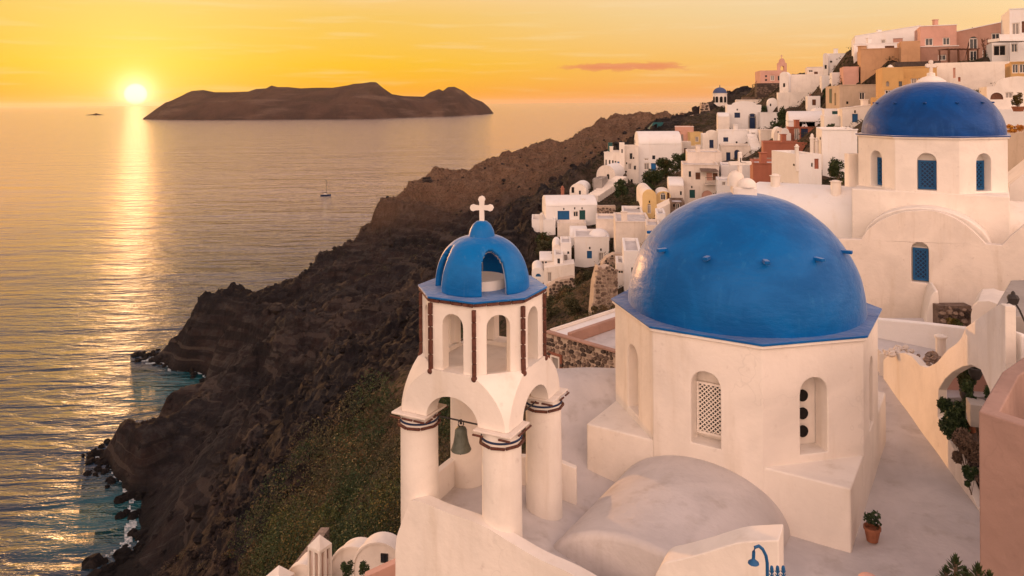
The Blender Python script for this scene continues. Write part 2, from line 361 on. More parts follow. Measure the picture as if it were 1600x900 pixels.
# ------------------------------------------------------------------ survey of the village houses (the slope is laid out under them)
exec_houses = [
 # --- left cluster on the cliff edge
 dict(label='wide white house with a blue double door, standing alone at the cliff edge', x0=853, x1=934, yt=310, yb=349, Y=106, roof='vx', rise=1.1, d=7, win=[(880.5, 337, 18, 15, 'bD'), (899.7, 334.5, 8, 9, 'g'), (910, 336, 9, 15, 'tD'), (881, 326, 2, 2, 'o'), (898, 325, 2, 2, 'o'), (909.5, 325, 2, 2, 'o')], yaw=2),
 dict(label='small white vaulted house just above the wide house with the blue double door', x0=890, x1=916, yt=286.5, yb=309, Y=116, roof='vy', rise=1.2, d=5, yaw=-14, win=[(895, 297, 4, 9, 'o'), (906, 301, 3, 6, 'g')], side=[(888, 298, 2, 6, 'o')]),
 dict(label='low white terrace wall left of the wide house with the blue double door', x0=831, x1=868, yt=343, yb=362, Y=104, d=5, par=.8, ext=3, cat='terrace', name='terrace'),
 dict(label='plain white terrace wall below the wide house with the blue double door', x0=871, x1=916, yt=348.5, yb=372, Y=103, d=3, par=.5, ext=3, cat='terrace', name='terrace'),
 dict(label='bare grey pavilion with an open front below the domed cliff house', x0=927, x1=941, yt=279, yb=299, Y=118, mat=GREYR, d=4, yaw=-20, side=[(920, 289, 6, 12, 'o')]),
 dict(label='white round-backed house with one narrow arched window above the grey pavilion', x0=932, x1=961, yt=258, yb=290, Y=125, roof='vy', rise=1.7, d=6, yaw=-24, win=[(950, 276, 4, 8, 'oa')], side=[(928, 276, 2, 7, 'o')]),
 dict(label='white house with a row of small windows and a slim blue door, far left', x0=944, x1=972, yt=238, yb=274, Y=131, d=6, yaw=-20, win=[(947, 254, 2, 9, 'g'), (952.5, 254, 2.5, 8, 'g'), (957.5, 255, 2.5, 9, 'g'), (961.5, 256, 2.5, 9, 'g'), (966, 261, 3.5, 17, 'BD'), (970, 257, 2.5, 8, 'g')]),
 dict(label='teal door leaf house on the roof terrace at the far left of the upper village', x0=950, x1=957, yt=223, yb=239, Y=134, mat=TEAL, d=1., ext=1.5, cat='roof hut', name='roof_hut'),
 dict(label='slim white chimney turret beside the row of small windows', x0=968, x1=976, yt=223, yb=262, Y=130, d=1.3, cat='turret', name='chimney_turret', win=[(972, 236, 2, 6, 'o')]),
 dict(label='narrow grey white house with stacked windows left of the large vaulted house', x0=975, x1=998, yt=229, yb=294, Y=132, d=6, yaw=-8, win=[(986, 244, 4, 9, 'g'), (984, 260, 5, 10, 'wD'), (992, 262, 3, 6, 'g'), (979, 255, 2, 3, 'o'), (990, 247, 2, 3, 'o'), (978, 268, 3, 2, 'o'), (987, 284, 3, 8, 'o')]),
 dict(label='large white house under a long barrel vault with one bright blue door', x0=998, x1=1066, yt=206, yb=290, Y=133, roof='vx', rise=2.2, d=7, yaw=-3, win=[(1021.3, 263, 7.5, 16, 'BD'), (1021.5, 246, 4.5, 6, 'g'), (1010.5, 260, 8, 11, 'w'), (1031, 248, 3, 3, 'o'), (1010, 249, 6, 3, 'o')], side=[(992, 221, 3, 6, 'g'), (988, 225, 2, 5, 'g'), (996, 236, 2, 3, 'g')]),
 dict(label='low white wall with a grey gate right of the large vaulted house', x0=1050, x1=1098, yt=230, yb=250, Y=140, d=4, par=.5, win=[(1061, 242, 8, 12, 'wD'), (1053, 244, 3, 5, 'o')], cat='terrace', name='terrace'),
 dict(label='peach house with red shutters beneath the headland, beside the green roof', x0=1055, x1=1084, yt=198, yb=232, Y=152, mat=ROSE, d=6, yaw=-12, win=[(1061, 211, 4, 12, 'R'), (1066, 216, 3, 12, 'w')]),
 dict(label='small yellow house front with one shuttered window right of the peach house', x0=1079, x1=1098, yt=207, yb=233, Y=148, mat=YELLOW, d=5, yaw=-5, win=[(1089, 217.5, 5, 8, 'w')]),
 # --- middle cluster
 dict(label='white house with a curved roofline and tall navy door above the balcony house', x0=1098, x1=1127, yt=203, yb=240, Y=126, d=7, roof='gable', rise=.8, win=[(1111.7, 225, 6, 13, 'nD')]),
 dict(label='broad white house with a single square navy window in its upper storey', x0=1122, x1=1172, yt=204, yb=234, Y=122, d=6, win=[(1134, 218, 7, 7, 'n'), (1151, 222, 2.5, 2, 'o'), (1122, 227, 6, 2.5, 'o')]),
 dict(label='white lower storey house with an arched navy door and a narrow navy window beside it', x0=1127, x1=1188, yt=228, yb=262, Y=114, d=7, win=[(1138, 245, 6, 14, 'n'), (1151.7, 243, 8, 18, 'nDa')]),
 dict(label='white house stepping out left above the pink shuttered balcony', x0=1074, x1=1128, yt=238, yb=266, Y=104, mat=WHITE2, d=7, par=.3),
 dict(label='tall pale pink house with brown folding shutters and a small balcony', x0=1067, x1=1124, yt=258, yb=318, Y=98, mat=WHITE2, d=7, win=[(1078, 272, 3.5, 9, 'g'), (1090.5, 275, 7, 11, 'r'), (1099, 275.5, 8, 10, 'g'), (1108.5, 276, 8, 12, 'pD'), (1117.5, 276, 7, 11, 'r'), (1081.7, 303, 8, 13, 'tD'), (1105, 304, 16, 13, 'pa'), (1081, 291.5, 2, 2, 'o')]),
 dict(label='white upper house with a navy door in a tall arched porch', x0=1136, x1=1190, yt=158, yb=206, Y=140, d=7, roof='gable', rise=.7, win=[(1152, 180, 8, 8, 'n'), (1175.6, 190, 12, 26, 'wa'), (1152, 171, 2, 2, 'o')]),
 dict(label='lower white wing left of the arched porch house', x0=1122, x1=1140, yt=176, yb=210, Y=137, d=5, roof='vx', rise=.8),
 dict(label='blank white wing right of the arched porch house', x0=1188, x1=1217, yt=176, yb=206, Y=133, d=6, win=[(1211, 186, 3, 3, 'o')]),
 dict(label='white block below the blank wing, left of the red terrace house', x0=1188, x1=1224, yt=204, yb=248, Y=112, d=6, win=[(1184.5, 222, 2, 2, 'o')]),
 dict(label='white pillar house with grey stairs right of the square navy window', x0=1171, x1=1190, yt=203, yb=236, Y=118, d=5, win=[(1177, 216, 6, 18, 'w'), (1186, 216, 2, 20, 'o')]),
 dict(label='tiny white vaulted chapel left of the red walled terrace', x0=1209, x1=1228, yt=199, yb=224, Y=102, roof='vy', rise=1.1, d=5, win=[(1216, 207, 2, 3, 'o')]),
 dict(label='yellow vaulted house with an arched window below the pink balcony house', x0=1004, x1=1026, yt=296, yb=340, Y=94, mat=YELLOW, roof='vy', rise=.9, d=8, yaw=-4, win=[(1014.5, 326, 5.5, 15, 'wDa'), (1014.8, 315, 2, 3, 'o')], rmat=WHITE),
 dict(label='ochre side wing with a dark arched window right of the yellow vaulted house', x0=1026, x1=1048, yt=299, yb=325, Y=95, mat=YELLOW, d=5, roof='vy', rise=.5, win=[(1036, 307, 8, 12, 'ga'), (1045, 307, 5, 14, 'r')], rmat=WHITE),
 dict(label='plain peach house between the ochre wing and the balcony house', x0=1045, x1=1069, yt=280, yb=318, Y=97, mat=WHITE2, roof='vx', rise=.9, d=6, win=[(1064, 302, 2.5, 6, 'g')]),
 dict(label='small white stair house below the ochre side wing', x0=1028, x1=1050, yt=327, yb=348, Y=86, d=4, roof='slope', slope=.8, par=.5),
 dict(label='dark stone store with two openings below the plain peach house', x0=1048, x1=1070, yt=316, yb=334, Y=84, mat=STONE, d=4, win=[(1059, 323, 6, 11, 'oD'), (1053, 321, 3, 4, 'o')]),
 dict(label='white lattice house block right under the pink balcony', x0=1121, x1=1142, yt=281, yb=306, Y=92, d=4, mat=PALE, win=[(1131, 287, 5, 6, 'w')]),
 # --- lower left cluster
 dict(label='white cube house with a pale blue door and a small dome on its roof', x0=898, x1=952, yt=371, yb=418, Y=88, d=6, yaw=-4, win=[(921, 398, 7.5, 12, 'bD'), (939.5, 401, 8, 13, 'wD'), (921.5, 387, 2.5, 2.5, 'o'), (939, 389.5, 2.5, 2.5, 'o')], par=.25),
 dict(label='white back house with a grey blue vaulted roof left of the small roof dome', x0=890, x1=918, yt=358, yb=378, Y=93, roof='vx', rise=1.2, d=4.5),
 dict(label='large blank pinkish house left of the big blue dome', x0=962, x1=1017, yt=347, yb=396, Y=80, mat=WHITE2, d=7, yaw=-6, par=.25, win=[(983, 375, 3, 2, 'o'), (978, 384, 2.5, 5, 'o')], side=[(957, 378, 2, 12, 'o')]),
 dict(label='pale house with a pitched parapet behind the blank pinkish house', x0=932, x1=966, yt=343, yb=368, Y=92, mat=WHITE2, d=5, par=.3, win=[(953, 392, 3, 6, 'o')]),
 dict(label='low white roof terrace behind the blank pinkish house', x0=973, x1=1005, yt=332, yb=348, Y=92, mat=PALE, d=6, par=.4, cat='terrace', name='terrace'),
 dict(label='stepped white house with narrow windows left of the pale blue door house', x0=876, x1=893, yt=379, yb=425, Y=87, d=4, win=[(884, 404, 4.5, 11, 'w'), (888, 395, 3, 4, 'g')]),
 dict(label='small white vaulted house at the left of the lower cluster', x0=863, x1=878, yt=382, yb=420, Y=88, roof='vy', rise=.8, d=5, win=[(869, 395, 3.5, 9, 'w')]),
 dict(label='low white terrace house with a dark awning, lowest but one of the lower cluster', x0=843, x1=866, yt=399, yb=432, Y=90, roof='vx', rise=.7, d=4, win=[(848, 409, 3, 5, 'g'), (853, 411, 3, 5, 'g')]),
 dict(label='long white retaining wall below the terrace house of the lower cluster', x0=850, x1=898, yt=419, yb=444, Y=84, d=2.5, par=.5, win=[(859, 433, 6, 15, 'wD')], cat='terrace', name='terrace', roof='slope', slope=.5, ext=2),
 dict(label='tiny white house with a blue painted gable, lowest of the village beside the bell tower', x0=831, x1=850, yt=418, yb=444, Y=86, roof='vy', rise=.6, d=4, win=[(841, 430, 8, 5, 'ba'), (837, 438, 4, 4, 'b')], ext=2),
 dict(label='narrow white house with a blue awning against the left edge of the big dome', x0=975, x1=1002, yt=392, yb=462, Y=62, d=6, par=.3, win=[(988, 423, 3, 10, 'g')]),
 dict(label='little white shed with a dark sill left of the blue awning house', x0=963, x1=977, yt=411, yb=440, Y=63, d=3, win=[(970, 424, 9, 3, 'o')]),
 # --- red and white cluster in the centre right
 dict(label='white barrel vaulted house above the red walled terrace', x0=1232, x1=1288, yt=174, yb=200, Y=100, roof='vx', rise=1.4, d=6, win=[(1257, 188.5, 3.5, 8, 'o'), (1257, 198, 2, 2, 'o')]),
 dict(label='dark red house front with a tall navy door under the white barrel vault', x0=1232, x1=1285, yt=199, yb=226, Y=97, mat=TERRA, d=4, win=[(1257, 212, 9.5, 23, 'nD'), (1245, 209, 7, 18, 'w'), (1237, 208, 5, 12, 'R')]),
 dict(label='terracotta house with one narrow bright red door and a grey door', x0=1193, x1=1266, yt=223, yb=257, Y=88, mat=TERRA, d=5, par=.3, win=[(1217, 246, 7.5, 12, 'wD'), (1228.5, 246, 4.5, 13, 'RD')]),
 dict(label='lower plain terracotta house with a cornice, behind the cross of the big dome', x0=1177, x1=1240, yt=256, yb=304, Y=68, mat=TERRA, d=6, par=.3, win=[(1232, 272, 11, 7, 'o')]),
 dict(label='tall blank white house left of the second blue dome', x0=1285, x1=1340, yt=203, yb=278, Y=60, d=7, par=.25, side=[(1282, 216, 2, 4, 'o')]),
 dict(label='white house with a small red panel in front of the tall blank white house', x0=1248, x1=1284, yt=241, yb=284, Y=58, d=5, par=.3, yaw=4, win=[(1276, 256, 7, 16, 'RD'), (1269, 257, 3, 5, 'o')], side=[(1243, 258, 1.5, 3, 'o')]),
 dict(label='white house with a bright blue window and sloping gable left of the second blue dome', x0=1316, x1=1370, yt=170, yb=206, Y=76, d=6, roof='slope', slope=.45, win=[(1336, 184.5, 7.5, 13, 'b'), (1336, 173, 2, 2, 'o')]),
 dict(label='low white house with a wide dark window left of the bright blue window', x0=1288, x1=1317, yt=181, yb=208, Y=80, d=5, par=.3, win=[(1306, 200.5, 12, 7, 'g'), (1294, 199, 5, 5, 't')]),
 dict(label='white curved gable house just above the wide dark window', x0=1270, x1=1292, yt=168, yb=186, Y=104, roof='vy', rise=1.1, d=6),
 # --- ridge
 dict(label='small pink church on the skyline, left end of the ridge', x0=1188, x1=1222, yt=110, yb=132, Y=168, mat=ROSE, d=8, yaw=-10, win=[(1207, 122, 6, 8, 'w'), (1197, 125, 3, 3, 'g'), (1197, 119, 3, 3, 'g'), (1217, 122, 3, 7, 'g')], ext=2, cat='church', name='church'),
 dict(label='white church with a rounded gable below the pink skyline church', x0=1231, x1=1286, yt=116, yb=150, Y=142, d=8, win=[(1278, 139, 3, 7, 'o')], side=[(1224, 130, 2, 8, 'o')], cat='church', name='church'),
 dict(label='long white wall below the church with the rounded gable', x0=1216, x1=1290, yt=144, yb=168, Y=136, d=5, mat=WHITE, par=.3, win=[(1269, 149, 8, 5, 'p')], cat='terrace', name='terrace'),
 dict(label='miniature white chapel with a stepped front above the arched porch house', x0=1200, x1=1215, yt=153, yb=178, Y=140, roof='vy', rise=.9, d=4, win=[(1204, 164, 2, 4, 'o')]),
 dict(label='small grey house on the skyline between the two churches', x0=1261, x1=1287, yt=105, yb=122, Y=150, mat=WHITE2, d=5, win=[(1267, 111, 6, 4, 'o'), (1275, 114, 5, 4, 'r')]),
 dict(label='grey white house with a rounded left gable on the skyline', x0=1294, x1=1334, yt=84, yb=122, Y=128, d=8, mat=PALE, win=[(1298, 96, 4, 2, 'o'), (1323, 97, 3, 5, 'r'), (1305, 108, 5, 12, 'w')], side=[(1290, 92, 2, 6, 'o'), (1290, 108, 2, 9, 'o')]),
 dict(label='grey roof terrace below the rounded gable house on the skyline', x0=1284, x1=1306, yt=118, yb=134, Y=120, d=4, par=.6, mat=PALE, cat='terrace', name='terrace'),
 dict(label='white stepped block between the grey terrace and the rose house', x0=1300, x1=1316, yt=113, yb=136, Y=112, d=4),
 dict(label='rose house with a pointed corner left of the big orange wall', x0=1318, x1=1342, yt=104, yb=136, Y=106, mat=ROSE, d=6, side=[(1315, 126, 2, 8, 'r')]),
 dict(label='big blank orange house in the upper middle of the ridge', x0=1345, x1=1424, yt=76, yb=136, Y=104, mat=ORANGE, d=9, par=.3, chim=[(1350, 10, 7, 3)]),
 dict(label='square orange terrace block right of the big blank orange house', x0=1408, x1=1438, yt=64, yb=101, Y=100, mat=ORANGE, d=5, par=.5, cat='terrace', name='terrace'),
 dict(label='tan house with one dark window and lit side windows below the rose house', yaw=-12, x0=1312, x1=1380, yt=133, yb=178, Y=86, mat=TAN, d=8, win=[(1347, 150, 8, 12, 'g'), (1372, 147, 6, 8, 'g'), (1324, 160, 3, 3, 'o')], side=[(1298, 150, 7, 24, 't'), (1305, 155, 4, 20, 'g')]),
 dict(label='ochre yellow house with small white framed windows behind the second blue dome', x0=1379, x1=1412, yt=105, yb=156, Y=74, mat=OCHRE, d=7, win=[(1387, 131, 4, 8, 'wa'), (1407, 131, 4.5, 8, 'g'), (1388, 146, 9, 11, 'oD'), (1380, 147, 3, 8, 'o')]),
 dict(label='pale ochre house with two grey windows right of the ochre yellow house', x0=1412, x1=1464, yt=105, yb=150, Y=77, mat=OCHRE, d=6, win=[(1428, 127, 7.5, 9, 'w'), (1438.5, 125, 6, 6, 'g')]),
 dict(label='small bright ochre outbuilding below the ochre yellow house', x0=1367, x1=1384, yt=152, yb=168, Y=70, mat=OCHRE, d=4),
 dict(label='long white house with a sloping roofline on the skyline', x0=1336, x1=1438, yt=55, yb=84, Y=116, mat=PALE, d=8, roof='slope', slope=1.3, win=[(1403, 66, 12, 12, 'p'), (1380, 66, 5, 8, 'w')]),
 dict(label='rose house with two white framed windows on the skyline', x0=1438, x1=1495, yt=40, yb=73, Y=104, mat=ROSE, d=8, win=[(1451.6, 65.5, 10, 12, 'g'), (1478.6, 64.5, 9, 12, 'g')], par=.3),
 dict(label='terracotta lower storey house below the two white framed windows', x0=1438, x1=1498, yt=72.5, yb=102, Y=101, mat=PINK, d=4, par=.2, win=[(1472, 90, 10, 9, 'g')]),
 dict(label='long red brown house with an arched door and a sloping roofline on the skyline', x0=1495, x1=1578, yt=48, yb=100, Y=103, mat=PINK, d=8, roof='slope', slope=1.25, win=[(1521, 67, 10, 20, 'ga'), (1521, 87, 9, 16, 'gD'), (1556, 58, 10, 12, 'g'), (1568, 54, 8, 12, 'r'), (1543, 86, 12, 16, 'o')]),
 dict(label='grey white house with a projecting balcony at the right edge of the skyline', x0=1578, x1=1640, yt=13, yb=100, Y=88, mat=PALE, d=8, win=[(1587, 45, 9, 19, 'w'), (1584, 75, 9, 14, 'g'), (1602, 42, 8, 18, 'r')]),
 dict(label='white house with a dark recess under the balcony at the right edge', x0=1550, x1=1580, yt=66, yb=100, Y=90, mat=PALE, d=5, win=[(1560, 79, 18, 17, 'oD')]),
 dict(label='long blank white wall terrace under the red brown house', x0=1462, x1=1580, yt=97, yb=145, Y=80, d=7, par=.3, win=[(1491, 114, 3, 16, 'p'), (1499, 124, 3, 7, 'R')], cat='terrace', name='terrace'),
 dict(label='white cave house with a round arched opening, right of the second blue dome', x0=1542, x1=1640, yt=119, yb=172, Y=60, d=6, mat=WHITE, win=[(1557.5, 150, 15, 11, 'ra'), (1576.5, 149, 9.5, 10, 'w')], roof='gable', rise=.8),
 dict(label='yellow framed glass porch at the right edge above the cave house', x0=1579, x1=1640, yt=97, yb=122, Y=70, mat=OCHRE, d=4, win=[(1586, 107, 8, 15, 'g'), (1598, 107, 8, 15, 'g')]),
 dict(label='grey white terrace wall below the round arched opening', x0=1560, x1=1640, yt=171, yb=212, Y=56, d=5, mat=PALE, par=.8, cat='terrace', name='terrace'),
 dict(label='tan wall right of the second blue dome, below the orange flowers', x0=1572, x1=1660, yt=208, yb=300, Y=46, mat=TAN, d=6, cat='wall', name='courtyard_wall'),
 dict(label='sloping white buttress wall at the right edge beside the second dome', x0=1577, x1=1660, yt=291, yb=345, Y=39, d=4, cat='wall', name='courtyard_wall', roof='slope', slope=2.2, win=[]),
 dict(label='small white cube with a brown door below the tan house', x0=1262, x1=1282, yt=150, yb=170, Y=112, d=4, win=[(1272, 160, 5, 9, 'r')]),
 dict(label='white terrace wall with a teal rail below the tan house', x0=1288, x1=1318, yt=170, yb=184, Y=84, d=3, par=.5, cat='terrace', name='terrace', win=[(1306, 176, 10, 5, 't')]),
 dict(label='curved white wall left of the dark red house front', x0=1218, x1=1236, yt=200, yb=228, Y=96, roof='gable', rise=.7, d=3, cat='wall', name='garden_wall'),
 dict(label='low stone coloured parapet between the two terracotta houses', x0=1180, x1=1240, yt=250, yb=262, Y=74, mat=STONE2, d=3, par=.5, cat='parapet', name='parapet'),
 dict(label='lavender white wall under the arched navy door, above the balcony house', x0=1127, x1=1192, yt=258, yb=300, Y=98, mat=PALE, d=5, par=.3, cat='wall', name='garden_wall', win=[(1160, 285, 5, 8, 'g')]),
 dict(label='white terrace block left of the stepped house of the lower cluster', x0=866, x1=880, yt=398, yb=425, Y=85, d=3, par=.4, win=[(873, 408, 4, 8, 'g')]),
 dict(label='tall brown stone ledge house below the pink skyline church', x0=1160, x1=1186, yt=152, yb=168, Y=168, mat=STONE, d=4, cat='ruin', name='ruin'),
 dict(label='low white house strip on the ridge below the stone base', x0=1150, x1=1190, yt=156, yb=168, Y=160, d=4, par=.3, win=[(1163, 162, 3, 5, 'g'), (1178, 162, 3, 5, 'g')]),
 dict(label='peach terrace wall under the yellow house front by the green roof', x0=1066, x1=1100, yt=229, yb=240, Y=143, d=3, par=.4, mat=WHITE2, cat='terrace', name='terrace', win=[(1076, 235, 3, 6, 'o'), (1090, 235, 4, 6, 'r')]),
 dict(label='small house with a brown door between the large vaulted house and the peach house', x0=1066, x1=1080, yt=222, yb=244, Y=138, d=4, win=[(1071, 236, 4, 9, 'r')]),
 dict(label='white stepped wall beside the yellow vaulted house, running down to the big dome', x0=1026, x1=1040, yt=334, yb=368, Y=78, d=4, par=.4),
 dict(label='low pink white annex below the yellow vaulted house', x0=1010, x1=1032, yt=352, yb=380, Y=74, mat=WHITE2, d=4, par=.3, win=[(1020, 364, 5, 8, 'b')]),
 dict(label='long grey house with a dark coping between the orange wall and the skyline', x0=1334, x1=1412, yt=68, yb=84, Y=110, mat=PALE, d=4, par=.2, win=[(1352, 76, 6, 5, 'g'), (1390, 75, 12, 7, 'r')]),
 dict(label='brown rock coloured retaining wall under the orange terrace block', x0=1398, x1=1470, yt=96, yb=112, Y=94, mat=STONE3, d=4, cat='retaining wall', name='retaining_wall'),
 dict(label='pale stone terrace wall at the foot of the tan house', x0=1325, x1=1380, yt=166, yb=178, Y=80, mat=GREYR, d=3, par=.4, cat='terrace', name='terrace', win=[(1362, 171, 12, 4, 'o')]),
]

# ------------------------------------------------------------------ sea
m, s, bs, pos = newmat('sea_water')
cA = PZ(300, 600, 0); cB = PZ(190, 800, 0); cC = PZ(226, 568, 0)
def near_pt(p, r0, r1):
    d = s.n('ShaderNodeVectorMath', operation='DISTANCE'); s.put(pos, d.inputs[0]); d.inputs[1].default_value = p
    return s.maprange(s.m('ADD', d.outputs['Value'], s.m('MULTIPLY', s.noise(pos, .12, 4), 14.)), r0, r1, 1., 0.)
sh = s.m('MAXIMUM', near_pt(cA, 10., 34.), near_pt(cB, 8., 30.))
sh = s.m('MAXIMUM', sh, near_pt(PZ(215, 760, 0), 2., 18.))
col = s.mix(s.noise(pos, .02, 3), (.010, .026, .048), (.016, .036, .060))
col = s.mix(sh, col, (.006, .08, .095))
s.put(col, bs.inputs['Base Color']); bs.inputs['IOR'].default_value = 1.6; bs.inputs['Specular IOR Level'].default_value = .5; bs.inputs['Specular Tint'].default_value = (1, .83, .90, 1)
sp = s.n('ShaderNodeSeparateXYZ'); s.put(pos, sp.inputs[0])
s.put(s.maprange(sp.outputs[1], 140., 1400., .07, .13, False), bs.inputs['Roughness'])
mp = s.n('ShaderNodeMapping'); s.put(pos, mp.inputs[0]); mp.inputs['Rotation'].default_value = (0, 0, R(-16)); mp.inputs['Scale'].default_value = (.30, 1, 1)
wv = s.m('ADD', s.m('MULTIPLY', s.noise(mp.outputs[0], .15, 3, .5, .4), 2.5), s.m('MULTIPLY', s.noise(mp.outputs[0], .55, 4, .6, .5), .8))
mp2 = s.n('ShaderNodeMapping'); s.put(pos, mp2.inputs[0]); mp2.inputs['Rotation'].default_value = (0, 0, R(9)); mp2.inputs['Scale'].default_value = (.22, .7, 1)
wv = s.m('ADD', wv, s.m('MULTIPLY', s.noise(mp2.outputs[0], .05, 3, .5, .3), 3.6))
wv = s.m('ADD', wv, s.m('MULTIPLY', s.noise(mp.outputs[0], .017, 3, .55, .3), 7.))
bnode = bump(s, bs, wv, 1., 1.)
gl = s.n('ShaderNodeBsdfGlossy'); gl.inputs['Color'].default_value = (1, .84, .80, 1); gl.inputs['Roughness'].default_value = .11; s.t.links.new(bnode.outputs[0], gl.inputs['Normal'])
mx = s.n('ShaderNodeMixShader'); s.put(s.maprange(sp.outputs[1], 165., 700., 0., .60), mx.inputs[0]); s.t.links.new(bs.outputs[0], mx.inputs[1]); s.t.links.new(gl.outputs[0], mx.inputs[2])
s.t.links.new(mx.outputs[0], [q for q in m.node_tree.nodes if q.type == 'OUTPUT_MATERIAL'][0].inputs[0])
SEA = m
mb = MB(); E_ = 60000
ys = [-60000, 0, 400, 1500, 6000, 30000, E_]; xs = [-E_, -20000, -3000, 0, 3000, 20000, E_]
for i in range(6):
    for j in range(6):
        mb.add([(xs[j], ys[i], 0), (xs[j + 1], ys[i], 0), (xs[j + 1], ys[i + 1], 0), (xs[j], ys[i + 1], 0)], [[0, 1, 2, 3]])
struct(mb.build('sea', SEA, smooth=False))

# ------------------------------------------------------------------ terrain: heights interpolated between surveyed points
TP = []
def tp(px, py, Y): p = P(px, py, Y); TP.append((p.x, p.y, p.z))
def tz(px, py, z):
    p = PZ(px, py, z); TP.append((p.x, p.y, z))
# coast (water line), then deep points just off it
coast = [(160, 905), (185, 882), (207, 868), (225, 838), (222, 800), (214, 772), (190, 750), (165, 732), (152, 714)]
for q in coast: tz(*q, 0)
for q in [(90, 900), (140, 850), (165, 800), (140, 760), (110, 720), (120, 690), (180, 665)]: tz(*q, -9)
coast2 = [(258, 660), (335, 608), (326, 592), (300, 578), (262, 566), (236, 560)]
for q in coast2: tz(*q, 0)
for q in [(290, 598), (262, 590), (230, 585), (205, 560), (215, 535), (245, 520), (270, 490)]: tz(*q, -9)
for q in [(240, 690), (234, 684)]: tz(*q, 1.0)
tp(205, 672, 163); tp(188, 676, 162); tp(222, 690, 166); tp(262, 640, 172); tp(285, 632, 176); tp(330, 617, 186)
tp(195, 680, 160); tp(212, 685, 158); tp(178, 700, 157); tp(200, 705, 153); tp(225, 715, 150)
tp(222, 660, 180); TP[-1] = (TP[-1][0], TP[-1][1], -6)
# silhouette against the water: (x, y, distance), with a point behind each that lies well below the line of sight
sil = [(262, 545, 222), (270, 530, 224), (300, 510, 228), (340, 468, 232), (360, 457, 235), (374, 464, 236), (395, 477, 238), (412, 481, 240), (420, 464, 243), (450, 455, 248),
       (483, 440, 252), (497, 415, 254), (520, 400, 257), (578, 380, 262), (582, 350, 270), (600, 328, 278), (645, 300, 288), (652, 289, 292), (680, 280, 300), (745, 272, 312), (790, 250, 322),
       (850, 235, 335), (900, 222, 345), (930, 201, 352), (968, 191, 360), (1000, 188, 366), (1018, 194, 372), (1060, 212, 380)]
for q in sil:
    tp(*q); p = P(q[0], q[1], q[2] + 26); TP.append((p.x - 8, p.y, p.z - 20)); p = P(q[0], q[1], q[2] + 70); TP.append((p.x - 25, p.y, max(-9., p.z - 55)))
# face of the cliff
for q in [(300, 545, 214), (330, 565, 206), (360, 520, 208), (380, 500, 218), (420, 520, 200), (470, 480, 222), (440, 560, 180), (360, 600, 182), (400, 640, 160), (300, 680, 158), (350, 720, 142), (250, 740, 150),
          (270, 800, 132), (330, 820, 118), (280, 860, 120), (430, 700, 130), (500, 640, 128), (480, 560, 172), (540, 500, 196), (560, 430, 232), (600, 400, 248), (620, 360, 258), (660, 330, 272), (620, 450, 214),
          (600, 520, 170), (560, 600, 128), (640, 560, 132), (680, 480, 186), (700, 400, 232), (740, 330, 272), (760, 300, 292), (800, 290, 292), (850, 260, 312), (900, 245, 322), (950, 215, 336), (1000, 205, 345),
          (800, 340, 236), (860, 310, 262), (720, 450, 186), (700, 520, 150), (960, 235, 300), (900, 280, 270), (780, 380, 190), (830, 420, 150), (760, 480, 140)]: tp(*q)
# shrub slope below the bell tower
for q in [(350, 850, 92), (420, 880, 72), (450, 800, 84), (500, 740, 84), (480, 720, 92), (540, 700, 76), (560, 640, 84), (600, 620, 76), (640, 610, 72), (540, 780, 60), (600, 740, 54), (600, 820, 44), (520, 850, 52),
          (430, 760, 104), (520, 680, 92), (660, 640, 62), (500, 900, 46), (400, 910, 66), (330, 910, 92), (250, 900, 118), (700, 600, 66), (560, 900, 36), (620, 860, 38)]: tp(*q)
# behind the bell tower and the stone house: the village slope
for q in [(760, 600, 62), (760, 560, 72), (800, 520, 80), (800, 470, 92), (815, 440, 100), (860, 480, 70), (900, 455, 74), (830, 365, 112), (900, 500, 56), (950, 490, 54), (940, 425, 68),
          (930, 352, 106), (990, 310, 112), (960, 322, 110), (940, 262, 146), (1050, 274, 118), (1040, 335, 88), (1000, 400, 66), (1060, 390, 62), (1226, 202, 118), (1109, 190, 186), (1140, 176, 190), (1272, 166, 118), (1311, 292, 48), (1180, 320, 60), (1240, 310, 56)]: tp(*q)
for h_ in exec_houses:
    xc, Yh, dd = (h_['x0'] + h_['x1']) / 2, h_['Y'], h_.get('d', 7)
    a_ = P(xc, h_['yb'], Yh); b_ = P(xc, h_['yt'], Yh); hw = (h_['x1'] - h_['x0']) / 2 * Yh / FPX
    for sx in ((-.8, .8) if hw > 3 else (0,)):
        TP.append((a_.x + sx * hw, a_.y - 1.2, a_.z - .9)); TP.append((b_.x + sx * hw, b_.y + dd * .6, min(b_.z - 1.6, a_.z + 1.5)))
for q in [(1350, 150, 93), (1330, 152, 99), (1400, 140, 88), (1100, 200, 260), (1060, 200, 300), (1030, 212, 168), (1250, 150, 240), (1400, 90, 200), (1600, 60, 200), (1800, 60, 160), (1900, 100, 90), (1120, 215, 340), (1045, 206, 200), (1070, 196, 192), (1075, 200, 230), (1040, 210, 300), (1100, 192, 225), (1130, 182, 235), (1300, 118, 150), (1220, 140, 175), (1400, 70, 128), (1500, 60, 118), (1600, 40, 118)]: tp(*q)
TP += [(0, 12, 60), (-8, 16, 57), (-14, 24, 52), (6, 14, 62), (12, 14, 62), (6, 22, 61), (14, 24, 62), (0, 22, 59.5), (20, 34, 63), (26, 30, 64), (20, 18, 63), (30, 20, 65), (-10, 8, 56), (30, 45, 66.5), (12, 36, 61), (4, 34, 58), (-2, 30, 56),
       (-30, 10, 46), (-60, 15, 30), (0, -20, 62), (30, -20, 66), (60, 0, 72), (-40, -20, 45), (60, 30, 74), (-100, 20, 8), (-90, 60, 6), (-130, 10, -8), (-120, 60, -9)]
TP = np.array(TP)
